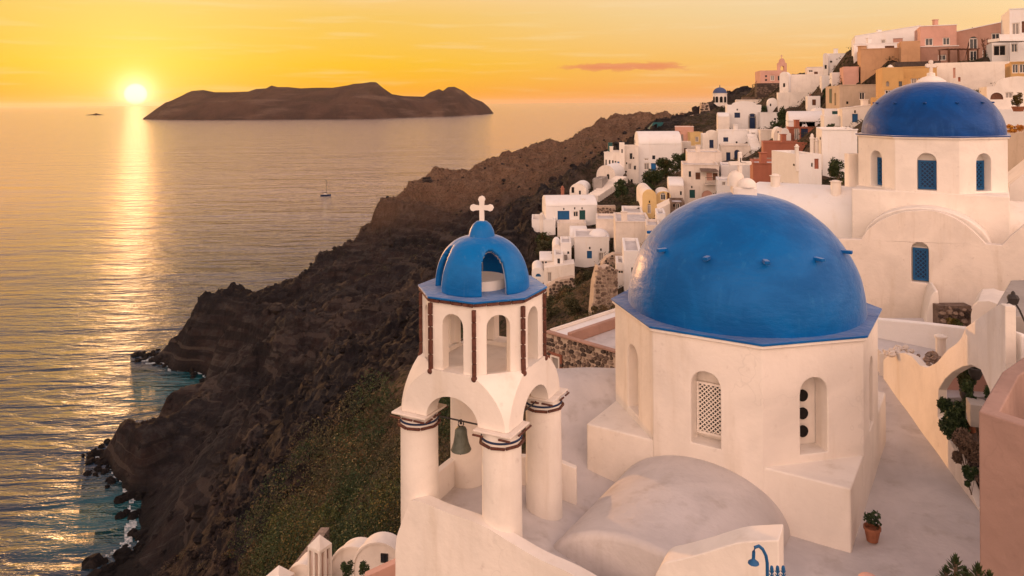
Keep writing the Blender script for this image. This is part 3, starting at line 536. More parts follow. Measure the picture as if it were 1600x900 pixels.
def kern(a, b):
    d = a[:, None, :] - b[None, :, :]; d[..., 1] *= 1.; return np.sqrt((d ** 2).sum(-1) + 3.)
A = kern(TP[:, :2], TP[:, :2]); n = len(TP)
A = np.block([[A - np.eye(n) * .25, np.ones((n, 1))], [np.ones((1, n)), np.zeros((1, 1))]])
TW = np.linalg.solve(A, np.append(TP[:, 2], 0))
def terr(x, y):
    sh_ = np.shape(x); q = np.stack([np.ravel(x), np.ravel(y)], 1).astype(float); out = np.empty(len(q))
    for i in range(0, len(q), 20000): out[i:i + 20000] = kern(q[i:i + 20000], TP[:, :2]) @ TW[:-1] + TW[-1]
    return out.reshape(sh_)
VILL = np.array([[P(*q).x, P(*q).y] for q in [(840, 440, 90), (900, 340, 106), (1000, 260, 130), (1100, 200, 150), (1200, 200, 115), (1300, 150, 110), (1500, 100, 80), (1400, 250, 60), (1100, 330, 80), (1000, 420, 60), (900, 520, 50), (1600, 200, 50), (1300, 300, 55)]])
def vmask(x, y):
    """1 on the inhabited and planted slope, 0 on the bare cliff"""
    u = x / np.maximum(y, 1); 
    a = np.clip((u - (.015 + np.maximum(0, y - 108) * .003)) / .03, 0, 1) * np.clip((175 - y) / 40 + np.clip((u - .2) / .1, 0, 1), 0, 1)
    b = np.clip((98 + 60 * u - y) / 14, 0, 1)
    return np.clip(np.maximum(a, b), 0, 1)
us = np.concatenate([np.arange(-1.15, -.62, .004), np.arange(-.62, .30, .0021), np.arange(.30, 1.5, .006)])
vs_ = np.exp(np.concatenate([np.arange(math.log(9), math.log(50), .014), np.arange(math.log(50), math.log(430), .0055), np.arange(math.log(430), math.log(900), .03)]))
U, Yg = np.meshgrid(us, vs_); Xg = U * Yg
Zg = terr(Xg, Yg)
vm = vmask(Xg, Yg); rock = 1 - vm
amp = np.clip((Zg + 2) / 16, .14, 1)
sc_ = 1 / 26.
r1 = fbm(Xg * sc_, Yg * sc_ + 3, Zg * sc_ * 1.6, 6, True)
r2 = fbm(Xg * .12 + 9, Yg * .12, Zg * .3, 4)
r3 = fbm(Xg * .5 + 9, Yg * .5, Zg * 1.1, 3)
flute = fbm(Xg * .085 + 3, Yg * .085 + 8, Zg * .012, 4, True); flute2 = fbm(Xg * .30, Yg * .30, Zg * .04, 3, True)
zs_ = Zg / 6.5 + fbm(Xg * .02, Yg * .02, Zg * 0 + 4, 3) * .8; fr_ = zs_ - np.floor(zs_); stp = (np.clip((fr_ - .55) / .4, 0, 1) - fr_) * 6.5       # benches and steps
big = fbm(Xg * .034 + 1, Yg * .034 + 4, Zg * .02, 4, True) * np.clip(1.15 - np.abs(Yg - 160) / 62, 0, 1) * np.clip((Zg - 2) / 10, 0, 1) * np.clip((.10 - Xg / Yg) / .08, 0, 1)
steep = np.clip((Zg - 3) / 8, 0, 1) * np.clip((Yg - 95) / 50, 0.25, 1)
# gullies running down the slope, ledges of harder lava
led = np.sin(Zg * .62 + fbm(Xg * .03, Yg * .03, Zg * .02, 3) * 5)
crest = np.clip((Yg - 150) / 60, 0, 1)
dz = rock * ((r1 * 2.3 + r2 * 1.5 + r3 * 1.05 + led * .5) * amp + big * 4.2 + (flute * 2.0 + flute2 * 1.25 + stp * .55) * steep) + vm * (r2 * .45 + r3 * .25)
near = np.clip((Yg - 26) / 14, .12, 1)
Zg = Zg + dz * near * np.where(Zg > -5, 1, .2)
# strata push the face in and out sideways as well
off = rock * (fbm(Xg * .07, Yg * .07, Zg * .5, 4, True) * 1.5 + fbm(Xg * .3, Yg * .3, Zg * .8, 3) * .8) * amp * near
Xd = Xg + off * .6; Yd = Yg - off * .8
nr, nc = Zg.shape
idx = np.arange(nr * nc).reshape(nr, nc)
F = np.stack([idx[:-1, :-1], idx[:-1, 1:], idx[1:, 1:], idx[1:, :-1]], -1).reshape(-1, 4)
zf = Zg.ravel(); keep = (zf[F].max(1) > -1.6); F = F[keep]
used = np.unique(F); mp_ = np.full(nr * nc, -1); mp_[used] = np.arange(len(used))
V = np.stack([Xd.ravel(), Yd.ravel(), zf], 1)[used]; F = mp_[F]

m, s, bs, pos = newmat('volcanic_ground')
at = s.n('ShaderNodeAttribute', attribute_name='cover'); vg = at.outputs['Color']; spc = s.n('ShaderNodeSeparateColor'); s.put(vg, spc.inputs[0])
gm = s.n('ShaderNodeNewGeometry'); nz = s.n('ShaderNodeSeparateXYZ'); s.put(gm.outputs['Normal'], nz.inputs[0])
n1 = s.noise(pos, .035, 5, .6, .5); n2 = s.noise(pos, .25, 6, .65, .4); n3 = s.noise(s.vscale(pos, (.25, .25, 1.4)), .5, 4, .6, .3)
n4 = s.noise(pos, 1.6, 4, .7)
c = s.mix(s.maprange(n1, .38, .62), (.018, .017, .021), (.038, .026, .025))
c = s.mix(s.maprange(n2, .45, .7), c, (.052, .047, .048))
c = s.mix(s.m('MULTIPLY', s.maprange(n3, .5, .75), .6), c, (.082, .065, .056))
scr = s.noise(s.vscale(pos, (.05, .42, .05)), 1., 5, .6, .6)                      # scree streaks running down to the water
c = s.mix(s.m('MULTIPLY', s.maprange(scr, .53, .68), .6), c, (.105, .088, .08))
c = s.mix(s.m('MULTIPLY', s.maprange(s.noise(pos, .06, 4, .6), .53, .66), .7), c, (.014, .013, .016))
sb = s.noise(s.vscale(pos, (.02, .02, .55)), 1., 3, .5, .35)                       # beds of black lava, red scoria and pale ash
c = s.mix(s.m('MULTIPLY', s.maprange(sb, .54, .60), .75), c, (.018, .016, .018)); c = s.mix(s.m('MULTIPLY', s.maprange(sb, .40, .36), .55), c, (.10, .078, .068))
top = s.mix(s.maprange(n2, .3, .7), (.17, .095, .06), (.24, .15, .10))
c = s.mix(spc.outputs[0], c, top)                                    # drier, lighter soil on the far headland
c = s.mix(s.m('MULTIPLY', s.m('MULTIPLY', spc.outputs[0], s.maprange(n4, .5, .62)), .75), c, (.045, .036, .02))
soil = s.mix(s.maprange(n2, .4, .65), (.09, .062, .042), (.17, .115, .08))
soil = s.mix(s.maprange(n4, .48, .6), soil, (.03, .034, .012))
c = s.mix(spc.outputs[1], c, soil)
wet = s.m('MULTIPLY', s.maprange(s.n('ShaderNodeSeparateXYZ').outputs[2], 0., 1.), 0.)
spz = s.n('ShaderNodeSeparateXYZ'); s.put(pos, spz.inputs[0])
c = s.mix(s.maprange(s.m('ADD', spz.outputs[2], s.m('MULTIPLY', n2, 3.)), 1.6, 3.6, .75, 0.), c, (.012, .011, .012))
s.put(c, bs.inputs['Base Color']); bs.inputs['Roughness'].default_value = .95; bs.inputs['Specular IOR Level'].default_value = .15
def cell(sc):
    v = s.n('ShaderNodeTexVoronoi'); v.inputs['Scale'].default_value = sc; w_ = s.n('ShaderNodeVectorMath', operation='ADD'); s.put(pos, w_.inputs[0]); q_ = s.n('ShaderNodeTexNoise'); q_.inputs['Scale'].default_value = sc * .8; q_.inputs['Detail'].default_value = 4; s.put(pos, q_.inputs['Vector']); s.put(q_.outputs['Color'], w_.inputs[1]); s.put(w_.outputs[0], v.inputs['Vector']); return v.outputs['Distance']
hgt = s.m('ADD', s.m('MULTIPLY', s.noise(pos, .9, 6, .72), .9), s.m('MULTIPLY', s.noise(pos, 5, 4, .7), .2))
hgt = s.m('SUBTRACT', hgt, s.m('ADD', s.m('MULTIPLY', cell(.35), .75), s.m('MULTIPLY', cell(1.1), .35)))
bump(s, bs, hgt, 1., 1.7)
ROCK = m
me = mesh_np('volcanic_slope', V, F, ROCK, True)
far_top = np.clip((V[:, 1] - 245) / 40, 0, 1) * np.clip((V[:, 2] - 24) / 12, 0, 1)
vmv = vmask(V[:, 0], V[:, 1])
colr = np.stack([far_top * (1 - vmv), vmv, np.zeros(len(V)), np.ones(len(V))], 1).astype(np.float32)
a = me.color_attributes.new('cover', 'FLOAT_COLOR', 'POINT'); a.data.foreach_set('color', colr.ravel())
o = bpy.data.objects.new('volcanic_slope', me); COL.objects.link(o); struct(o)
# broken foam where the swell meets the rocks
fz = Zg[:-1, :-1]; fo = (fz < .12) & (fz > -1.5) & (Yg[:-1, :-1] > 95) & (Yg[:-1, :-1] < 330); fj, fi = np.nonzero(fo)
fx, fy = Xg[fj, fi], Yg[fj, fi]; k_ = perlin(fx * .55, fy * .55, fx * 0) + perlin(fx * .12, fy * .12, fx * 0 + 5) * .8 > .10; fj, fi = fj[k_], fi[k_]
FV = np.stack([np.stack([Xg[a, b], Yg[a, b], Xg[a, b] * 0 + .06], 1) for a, b in ((fj, fi), (fj, fi + 1), (fj + 1, fi + 1), (fj + 1, fi))], 1).reshape(-1, 3)
m, s, bs, pos = newmat('sea_foam'); s.put(s.mix(s.maprange(s.noise(pos, 1.5, 5, .7), .4, .6), (.10, .16, .18), (.55, .56, .56)), bs.inputs['Base Color']); bs.inputs['Roughness'].default_value = .6
fo_ = bpy.data.objects.new('sea_foam', mesh_np('sea_foam', FV, np.arange(len(FV)).reshape(-1, 4), m)); COL.objects.link(fo_); struct(fo_, 'stuff')
def surf(x, y):
    """height of the finished slope"""
    fu = np.interp(x / y, us, np.arange(len(us))); fv = np.interp(y, vs_, np.arange(len(vs_)))
    i, j = np.clip(fu.astype(int), 0, len(us) - 2), np.clip(fv.astype(int), 0, len(vs_) - 2); a, b = fu - i, fv - j
    return Zg[j, i] * (1 - a) * (1 - b) + Zg[j, i + 1] * a * (1 - b) + Zg[j + 1, i] * (1 - a) * b + Zg[j + 1, i + 1] * a * b
def ground(x, y): return float(terr(np.array([x]), np.array([y]))[0])

# ------------------------------------------------------------------ islands on the horizon
def island(name, label, prof, Y, depth, base_y, seed, mat):
    """ridge line (px, py) surveyed at distance Y, given a real plan depth and slopes on both sides"""
    px = np.array([p[0] for p in prof], float); py = np.array([p[1] for p in prof], float)
    N = 260; t = np.linspace(px[0], px[-1], N); h = np.interp(t, px, py); k = 40
    V = []
    for j in range(2 * k + 1):
        w = (j - k) / k                                   # -1 front foot, 0 ridge, 1 back foot
        for i in range(N):
            p = P(t[i], h[i], float(np.interp(t[i], *Y)) if isinstance(Y, tuple) else Y); H = max(p.z, 0) + .0
            f = (1 - abs(w)) ** .62
            V.append((p.x, p.y + w * depth * (.35 + .65 * min(1, H / 90)), -6 + (H + 6) * f))
    V = np.array(V); a = 1 - np.abs((np.arange(2 * k + 1) - k) / k).repeat(N)
    nz = fbm(V[:, 0] / 260 + seed, V[:, 1] / 260, V[:, 2] / 300, 5, True)
    ridge = np.clip(1 - a, 0, 1) * np.clip(a * 6, 0, 1)
    V[:, 2] += nz * 34 * ridge * np.clip(V[:, 2] / 60, 0, 1); V[:, 1] += nz * 60 * ridge
    idx = np.arange(len(V)).reshape(2 * k + 1, N)
    F = np.stack([idx[:-1, :-1], idx[:-1, 1:], idx[1:, 1:], idx[1:, :-1]], -1).reshape(-1, 4)
    me = mesh_np(name, V, F, mat, True); o = bpy.data.objects.new(name, me); COL.objects.link(o); struct(o, label=label); return o
m, s, bs, pos = newmat('island_rock')
c = s.mix(s.maprange(s.noise(pos, .006, 5, .6), .4, .65), (.045, .026, .024), (.075, .042, .034))
spz = s.n('ShaderNodeSeparateXYZ'); s.put(pos, spz.inputs[0])
c = s.mix(s.m('MULTIPLY', s.maprange(s.noise(s.vscale(pos, (.3, .3, 2.5)), .01, 4, .6), .5, .7), .6), c, (.15, .10, .08))
s.put(c, bs.inputs['Base Color']); bs.inputs['Roughness'].default_value = .95; bs.inputs['Specular IOR Level'].default_value = .1
bump(s, bs, s.noise(pos, .02, 6, .7), 1., 20.)
ISL = m
island('island', 'long dark volcanic island on the horizon right of the sun',
       [(243, 182), (249, 179), (262, 170), (276, 160), (288, 150), (300, 142), (318, 140.5), (335, 144), (360, 144), (388, 143), (400, 139), (416, 138), (424, 133.5), (434, 136), (450, 136), (470, 138), (495, 137),
        (520, 137), (545, 133), (552, 131), (566, 130), (580, 128), (588, 128.5), (598, 137), (612, 147), (630, 150), (662, 151), (672, 144), (686, 139), (692, 142), (700, 136), (710, 135.5), (724, 142), (738, 153), (754, 159), (764, 168), (771, 177)],
       ([243, 262, 300, 350, 600, 700, 771], [4650, 4450, 4200, 4050, 4050, 4550, 5150]), 420, 184, 1., ISL)
island('islet', 'small dark islet on the horizon left of the sun', [(134, 179.7), (141, 178.9), (146, 178.4), (150, 176.8), (155, 178.2), (163, 179.7)], 5800, 40, 180, 5., ISL)

# ------------------------------------------------------------------ foliage
def leafmat(name, a, b, dry, dk=.35):
    m, s, bs, pos = newmat(name)
    n1 = s.noise(pos, .35, 3, .5); n2 = s.noise(pos, 6, 3, .6)
    c = s.mix(s.maprange(n2, .35, .65), a, b)
    c = s.mix(s.maprange(n1, .52, .68, 0., .85), c, dry)
    s.put(c, bs.inputs['Base Color']); bs.inputs['Roughness'].default_value = .6; bs.inputs['Specular IOR Level'].default_value = .3
    return m
LEAF = leafmat('shrub_leaf', (.040, .058, .014), (.105, .115, .028), (.20, .12, .025))
LEAF2 = leafmat('tree_leaf', (.020, .034, .011), (.048, .066, .018), (.10, .055, .016))
LEAFD = leafmat('dark_leaf', (.018, .036, .014), (.045, .072, .024), (.06, .07, .02))
LEAFR = leafmat('rusty_leaf', (.085, .055, .014), (.15, .095, .022), (.05, .05, .015))
LEAFO = leafmat('orange_flower', (.45, .16, .02), (.55, .26, .03), (.30, .08, .02))
SCRUB = leafmat('scrub_leaf', (.034, .036, .016), (.075, .066, .028), (.15, .085, .034))
TWIG = paint('dry_twig', (.16, .11, .08), .3, 5, .9)
def leaf_mesh(name, C, size, mat, rng, aspect=2.2, up=.3):
    """one small folded leaf (two triangles as a diamond) at every centre"""
    n = len(C); d = rng.normal(size=(n, 3)); d[:, 2] += up; d /= np.linalg.norm(d, axis=1)[:, None]
    e = rng.normal(size=(n, 3)); e -= (e * d).sum(1)[:, None] * d; e /= np.linalg.norm(e, axis=1)[:, None]
    L = (size * rng.uniform(.6, 1.4, n))[:, None]
    V = np.stack([C - d * L * .5, C + e * L / aspect * .5, C + d * L * .5, C - e * L / aspect * .5], 1).reshape(-1, 3)
    F = np.arange(n * 4).reshape(n, 4)
    return mesh_np(name, V, F, mat)
def blob_points(rng, blobs):
    out = []
    for (c, r, n) in blobs:
        d = rng.normal(size=(n, 3)); d /= np.linalg.norm(d, axis=1)[:, None]
        k = rng.uniform(.25, 1, n) ** .45
        lump = 1 + .28 * perlin(d[:, 0] * 2.2 + c[0], d[:, 1] * 2.2 + c[1], d[:, 2] * 2.2 + c[2]) * 2
        out.append(np.array(c) + d * (k * lump)[:, None] * np.array(r))
    return np.concatenate(out)
def crown(name, blobs, size, mat, parent=None, seed=1, aspect=2.2):
    rng = np.random.RandomState(seed); me = leaf_mesh(name, blob_points(rng, blobs), size, mat, rng, aspect)
    o = bpy.data.objects.new(name, me); COL.objects.link(o)
    if parent is not None: put(o, parent)
    return o
def bush(name, label, cat, px, py, w, h, Y, mat=None, seed=1, leaf=None, group=None, tall=False, dens=1.):
    """shrub or small tree whose foliage fills about w x h pixels around (px, py)"""
    c = P(px, py, Y); sx, sz = w / 2 / FPX * Y, h / 2 / FPX * Y
    rng = random.Random(seed); t = thing(name, label, cat, (c.x, c.y, c.z - sz), group)
    leaf = leaf or max(.05, 3.2 / FPX * Y)
    bl = []; k = 9
    for i in range(k):
        q = (c.x + rng.uniform(-.62, .62) * sx, c.y + rng.uniform(-.6, .6) * sx, c.z + rng.uniform(-.6, .55) * sz)
        rr = rng.uniform(.30, .48); bl.append((q, (sx * rr, sx * rr, min(sz, sx * 1.3) * rr * 1.05), int(dens * 260 * (sx * sz) / (leaf * leaf) / 26)))
    crown('foliage', bl, leaf, mat or LEAF2, t, seed)
    st = MB(); 
    for i in range(5):
        a = Vector((c.x, c.y, c.z - sz * 1.25)); b = Vector(bl[i][0])
        st.tube([a + Vector((rng.uniform(-.1, .1) * sx, 0, 0)), a.lerp(b, .5) + Vector((rng.uniform(-.1, .1) * sx, 0, 0)), b], .05 * sx, 6, .015 * sx)
    st.build('trunk' if tall else 'stem', TWIG, t)
    return t

# ------------------------------------------------------------------ cross, lattice and other small builders
def cross_poly(h, w, t, lobes=True):
    """outline of a cross with trefoil ends, base at 0, local xz"""
    pts = []; a = t / 2; zc = h - w / 2
    def lobe(cx, cz, ang):
        r = t * .95
        return [(cx + r * math.cos(R(ang + q)), cz + r * math.sin(R(ang + q))) for q in (-120, -85, -50, -20, 20, 50, 85, 120)]
    if not lobes:
        return [(-a, 0), (a, 0), (a, zc - a), (w / 2, zc - a), (w / 2, zc + a), (a, zc + a), (a, h), (-a, h), (-a, zc + a), (-w / 2, zc + a), (-w / 2, zc - a), (-a, zc - a)]
    def lobe(cx, cz, ang):
        r = t * .76
        return [(cx + r * math.cos(R(ang + q)), cz + r * math.sin(R(ang + q))) for q in (-135, -90, -45, 0, 45, 90, 135)]
    return [(-a, 0), (a, 0), (a, zc - a)] + lobe(w / 2 - t * .74, zc, 0) + [(a, zc + a)] + lobe(0, h - t * .74, 90) + [(-a, zc + a)] + lobe(-w / 2 + t * .74, zc, 180) + [(-a, zc - a)]
def lattice(M, w, h, pitch, bar, mat, parent, d=.03):
    """diagonal wooden lattice in local xz of M, clipped to w x h"""
    mb = MB()
    for sgn in (1, -1):
        k = -h
        while k < w + h:
            # line x = k + sgn*z for sgn=1 ; mirrored otherwise
            z0, z1 = max(0, -k), min(h, w - k)
            if z1 - z0 > pitch * .3:
                x0, x1 = k + z0, k + z1
                if sgn < 0: x0, x1 = w - x0, w - x1
                a, b = Vector((x0, 0, z0)), Vector((x1, 0, z1)); u = (b - a).normalized(); p = Vector((-u.z, 0, u.x)) * bar / 2
                y0 = 0 if sgn > 0 else d * .8; Y = Vector((0, y0, 0)); Z = Vector((0, d, 0))
                mb.quadbox([M @ (a - p + Y), M @ (b - p + Y), M @ (b + p + Y), M @ (a + p + Y)], [M @ (a - p + Y + Z), M @ (b - p + Y + Z), M @ (b + p + Y + Z), M @ (a + p + Y + Z)])
            k += pitch * 1.414
    return mb.build('lattice_screen', mat, parent, smooth=False)
def octa(c, R_, a0): return [(c[0] + R_ * math.cos(R(a0 + 45 * i)), c[1] + R_ * math.sin(R(a0 + 45 * i))) for i in range(8)]
def oct_face(c, R_, a0, i, z):
    p = octa(c, R_, a0); a, b = p[i % 8], p[(i + 1) % 8]
    return frame((a[0], a[1], z), math.degrees(math.atan2(b[1] - a[1], b[0] - a[0]))), math.dist(a, b)

# ------------------------------------------------------------------ the big blue domed church
C1 = (6.19, 20.41); A1 = -189.87
ch = thing('domed_church', 'white octagonal church with the largest bright blue dome, in the foreground beside the bell tower', 'church', (C1[0], C1[1], 65.3))
mb = MB()
for i in range(8):
    M, L = oct_face(C1, 3.42, A1, i, 66.0)
    w = .70; nx = L / 2
    mb.plate([(0, 0), (L, 0), (L, 3.46), (0, 3.46)], [arch(nx, w, .90, 2.64)], M, .46, back=False, rim=False)
mb.build('drum', WHITE, ch, bevel=.03)
mb = MB(); mb.prism(octa(C1, 2.90, A1), 66.02, 69.40); mb.build('inner_wall', WHITE, ch, smooth=False)
# screens and round holes in the niches
for i in range(8):
    M, L = oct_face(C1, 3.42, A1, i, 66.0)
    if i in (1, 3, 5, 7):
        M2 = M @ Matrix.Translation((L / 2 - .29, .42, 1.06))
        q = MB(); q.box((0, 0, 0), (.001, .001, .001)); q = MB()
        q.add([M2 @ Vector(v) for v in ((0, .026, 0), (.58, .026, 0), (.58, .026, 1.14), (0, .026, 1.14))], [[0, 1, 2, 3]])
        q.build('dark_opening', BLACKP, ch, smooth=False)
        lo = lattice(M2 @ Matrix.Translation((0, -.045, 0)), .58, 1.14, .075, .026, WHITE, ch, .03)
        fr = MB(); fr.plate(rect(-.05, .63, -.05, 1.19), [rect(0, .58, 0, 1.14)], M2 @ Matrix.Translation((0, -.06, 0)), .08); fr.build('frame', WHITE, lo, smooth=False)
    elif i == 2:
        for z in (1.22, 1.64, 2.06):
            q = MB(); Mq = M @ Matrix.Translation((L / 2, .425, z)); r = .135
            pts = [Mq @ Vector((r * math.cos(2 * math.pi * k / 24), 0, r * math.sin(2 * math.pi * k / 24))) for k in range(24)]
            q.add(pts + [p + (M.to_3x3() @ Vector((0, .04, 0))) for p in pts], [list(range(24))] + [[k, (k + 1) % 24, 24 + (k + 1) % 24, 24 + k] for k in range(24)])
            q.build('round_vent', BLACKP, ch)
mb = MB(); mb.prism(octa(C1, 3.50, A1), 69.40, 69.475); mb.build('cornice', WHITE, ch, bevel=.02)
mb = MB(); mb.prism(octa(C1, 3.53, A1), 69.478, 69.53); mb.build('rim_slab', MARINE, ch, bevel=.015)
prof = [(3.05 * math.cos(math.pi / 2 * k / 40), 69.53 + 3.0 * math.sin(math.pi / 2 * k / 40)) for k in range(40)] + [(0.02, 72.53)]
prof = [(3.11, 69.532)] + prof
mb = MB(); mb.lathe(prof, (C1[0], C1[1], 0), 128)
rng = random.Random(5)
for v in range(len(mb.v)):
    p = mb.v[v]; d = Vector((p.x - C1[0], p.y - C1[1], p.z - 69.5)); 
    if d.length > 1: mb.v[v] = p + d.normalized() * .0
dome = mb.build('dome', MARINE, ch, angle=60)
co = np.array([v.co[:] for v in dome.data.vertices]); d = co - np.array([C1[0], C1[1], 69.5]); nn = d / np.linalg.norm(d, axis=1)[:, None]
co += nn * (perlin(co[:, 0] * .9, co[:, 1] * .9, co[:, 2] * .9) * .035 + perlin(co[:, 0] * 3, co[:, 1] * 3, co[:, 2] * 3) * .010)[:, None]
dome.data.vertices.foreach_set('co', co.astype(np.float32).ravel()); dome.data.update()
for k in range(12):
    if k in (3, 9): continue
    a = R(-95 + 30 * k); zz = 71.2; rr = 2.50
    Mz = Matrix.Rotation(a, 3, 'Z'); c = Vector((C1[0] + (rr + .10) * math.cos(a), C1[1] + (rr + .10) * math.sin(a), zz))
    mb = MB(); mb.box(c, (.34, .13, .085), Mz); mb.build('dome_step', MARINE, ch, bevel=.02)
# lantern and cross on the crown of the dome
top = Vector((C1[0], C1[1], 72.42))
mb = MB(); mb.box(top + Vector((.05, 0, .14)), (.62, .62, .26), Matrix.Rotation(R(-10), 3, 'Z')); lan = mb.build('lantern', WHITE, ch, bevel=.04)
mb = MB(); mb.lathe([(.26 * math.cos(math.pi / 2 * k / 8), .24 * math.sin(math.pi / 2 * k / 8)) for k in range(8)] + [(.01, .24)], top + Vector((.10, -.12, .27)), 24); mb.build('small_dome', WHITE, lan)
mb = MB(); mb.lathe([(.22, 0)] + [(.22 * math.cos(math.pi / 2 * k / 8), .18 + .24 * math.sin(math.pi / 2 * k / 8)) for k in range(8)] + [(.01, .42)], top + Vector((-.12, .12, .27)), 24); mb.build('small_dome', WHITE, lan)
mb = MB(); mb.plate(cross_poly(.78, .62, .10, False), [], Matrix.Translation(top + Vector((-.02, .02, .42))) , .10); mb.build('cross', WHITE, lan, bevel=.03)
# square block below the drum and the apse vault in front of it
sq = [(C1[0] + 4.44 * math.cos(R(-77.4 + 90 * k)), C1[1] + 4.44 * math.sin(R(-77.4 + 90 * k))) for k in range(4)]
mb = MB(); mb.prism(sq, 64.5, 66.72); mb.build('base_block', WHITE, ch, bevel=.05, seg=3)
mb = MB(); mb.vault(frame((2.30, 14.55, 65.28), -32.4), 2.05, 4.0, 1.27, .6, 40); mb.build('apse_vault', ROOFW, ch, bevel=.14, seg=4, angle=50)

# ------------------------------------------------------------------ roof terrace and the walls round it
def sm(a, b, x): t = max(0, min(1, (x - a) / (b - a))); return t * t * (3 - 2 * t)
def tz_(x, y):
    z = 65.36 + .62 * (1 - sm(-.2, 2.6, x + .25 * (y - 16))) * (1 - sm(19, 20.5, y))
    z += 1.62 * sm(18.6, 22.6, y) * (1 - sm(3.2, 5.5, x)) * 1.0
    z += .015 * math.sin(x * 3.1 + y * 1.7)
    return z
ROOFT = ROOFW
mb = MB(); nx, ny = 60, 60; X0, X1, Y0, Y1 = -2.15, 14.2, 9.5, 27.2
def inside(x, y):
    if x < 1.25 and y > 18.45 + 0 * x: return False
    if x < 4.8 and y > 22.9: return False
    if y < 15.94 + .28 - .516 * (x + 2.53) and x < 2.2: return False
    return True
keepc = {}
for i in range(nx):
    for j in range(ny):
        xa, xb = X0 + (X1 - X0) * i / nx, X0 + (X1 - X0) * (i + 1) / nx; ya, yb = Y0 + (Y1 - Y0) * j / ny, Y0 + (Y1 - Y0) * (j + 1) / ny
        if inside((xa + xb) / 2, (ya + yb) / 2): keepc[(i, j)] = (xa, xb, ya, yb)
for (i, j), (xa, xb, ya, yb) in keepc.items():
    q = [(xa, ya), (xb, ya), (xb, yb), (xa, yb)]
    mb.add([(x, y, tz_(x, y)) for x, y in q], [[0, 1, 2, 3]])
    for (di, dj, a, b) in ((-1, 0, 3, 0), (1, 0, 1, 2), (0, -1, 0, 1), (0, 1, 2, 3)):
        if (i + di, j + dj) not in keepc:
            (x, y), (u, v) = q[a], q[b]; mb.add([(x, y, tz_(x, y)), (u, v, tz_(u, v)), (u, v, 59), (x, y, 59)], [[0, 1, 2, 3]])
struct(mb.build('roof_terrace', ROOFW, angle=50))
def wall_profile(name, label, pts, M, t, mat=WHITE, bevel=.06, z0=-8, cat='wall', seg=3, holes=()):
    """wall in local xz of M with a free top line pts (left to right), thick t"""
    mb = MB(); outer = [(pts[0][0], z0), (pts[-1][0], z0)] + [p for p in pts[::-1]]
    mb.plate(outer, list(holes), M, t)
    return tag(mb.build(name, mat, bevel=bevel, seg=seg), label, cat)
def smooth_line(pts, k=4):
    """Catmull-Rom through the points"""
    out = []; n = len(pts)
    for i in range(n - 1):
        p0, p1, p2, p3 = pts[max(i - 1, 0)], pts[i], pts[i + 1], pts[min(i + 2, n - 1)]
        for j in range(k):
            t = j / k
            out.append(tuple(.5 * (2 * p1[a] + (p2[a] - p0[a]) * t + (2 * p0[a] - 5 * p1[a] + 4 * p2[a] - p3[a]) * t * t + (3 * p1[a] - p0[a] - 3 * p2[a] + p3[a]) * t ** 3) for a in (0, 1)))
    return out + [tuple(pts[-1])]
M = frame((-2.53, 15.94, 0), -27.3)
wall_profile('parapet_wall', 'long white parapet wall in front of the bell tower, its rounded top sloping down to the right', smooth_line([(0, 65.55), (.04, 65.85), (.14, 66.12), (.30, 66.5), (.42, 66.70), (.7, 66.74), (1.2, 66.68), (2.1, 66.62), (2.8, 66.43), (3.4, 66.28), (4.1, 66.18), (5.2, 65.9), (6.4, 65.6)]), M, .30, z0=58)
# low wall closing the back of the tower terrace
wall_profile('low_wall', 'low white wall between the rear columns of the bell tower', [(0, 66.62), (1.9, 66.6)], frame((-2.0, 16.6, 0), 62.7), .18, z0=60, bevel=.03)
wall_profile('low_wall', 'white wall behind the right column of the bell tower, along the roof edge', smooth_line([(0, 66.2), (.3, 66.4), (1.8, 66.5), (2.6, 66.3)]), frame((-1.1, 18.35, 0), -10), .18, z0=60, bevel=.03)

# ------------------------------------------------------------------ bell tower
CT = (-.688, 16.676); AT = -184.85; FZ = 65.98
bt = thing('bell_tower', 'white open bell tower with a lobed blue dome, white cross and brown brick edging', 'bell tower', (CT[0], CT[1], FZ))
PD = [-72.35 + 90 * k for k in range(4)]
pc = [(CT[0] + 1.42 * math.cos(R(a)), CT[1] + 1.42 * math.sin(R(a))) for a in PD]
for x, y in pc:
    mb = MB(); mb.lathe([(.415, FZ - .6), (.41, FZ), (.40, 68.05), (.40, 68.40)], (x, y, 0), 40); mb.build('column', WHITE, bt, angle=60)
def tbrick(M, size, mat=None, nm='trim_brick'):
    k = (round(size[0], 2), round(size[1], 2), round(size[2], 2))
    if k not in tbrick.c:
        b = MB(); b.box((0, 0, 0), size); o = b.build(nm, BRICK, None, bevel=.008, seg=1); me = o.data; bpy.data.objects.remove(o); tbrick.c[k] = me
    o = bpy.data.objects.new(nm, tbrick.c[k]); COL.objects.link(o); o.matrix_world = M; put2(o, bt); q = o.modifiers.new('soft', 'BEVEL'); q.width = .008; q.segments = 1
    return o
tbrick.c = {}
def put2(o, parent):
    mw = o.matrix_world.copy(); o.parent = parent; o.matrix_parent_inverse = Matrix.Translation(-Vector(parent.location)); o.matrix_basis = mw
rg = random.Random(11)
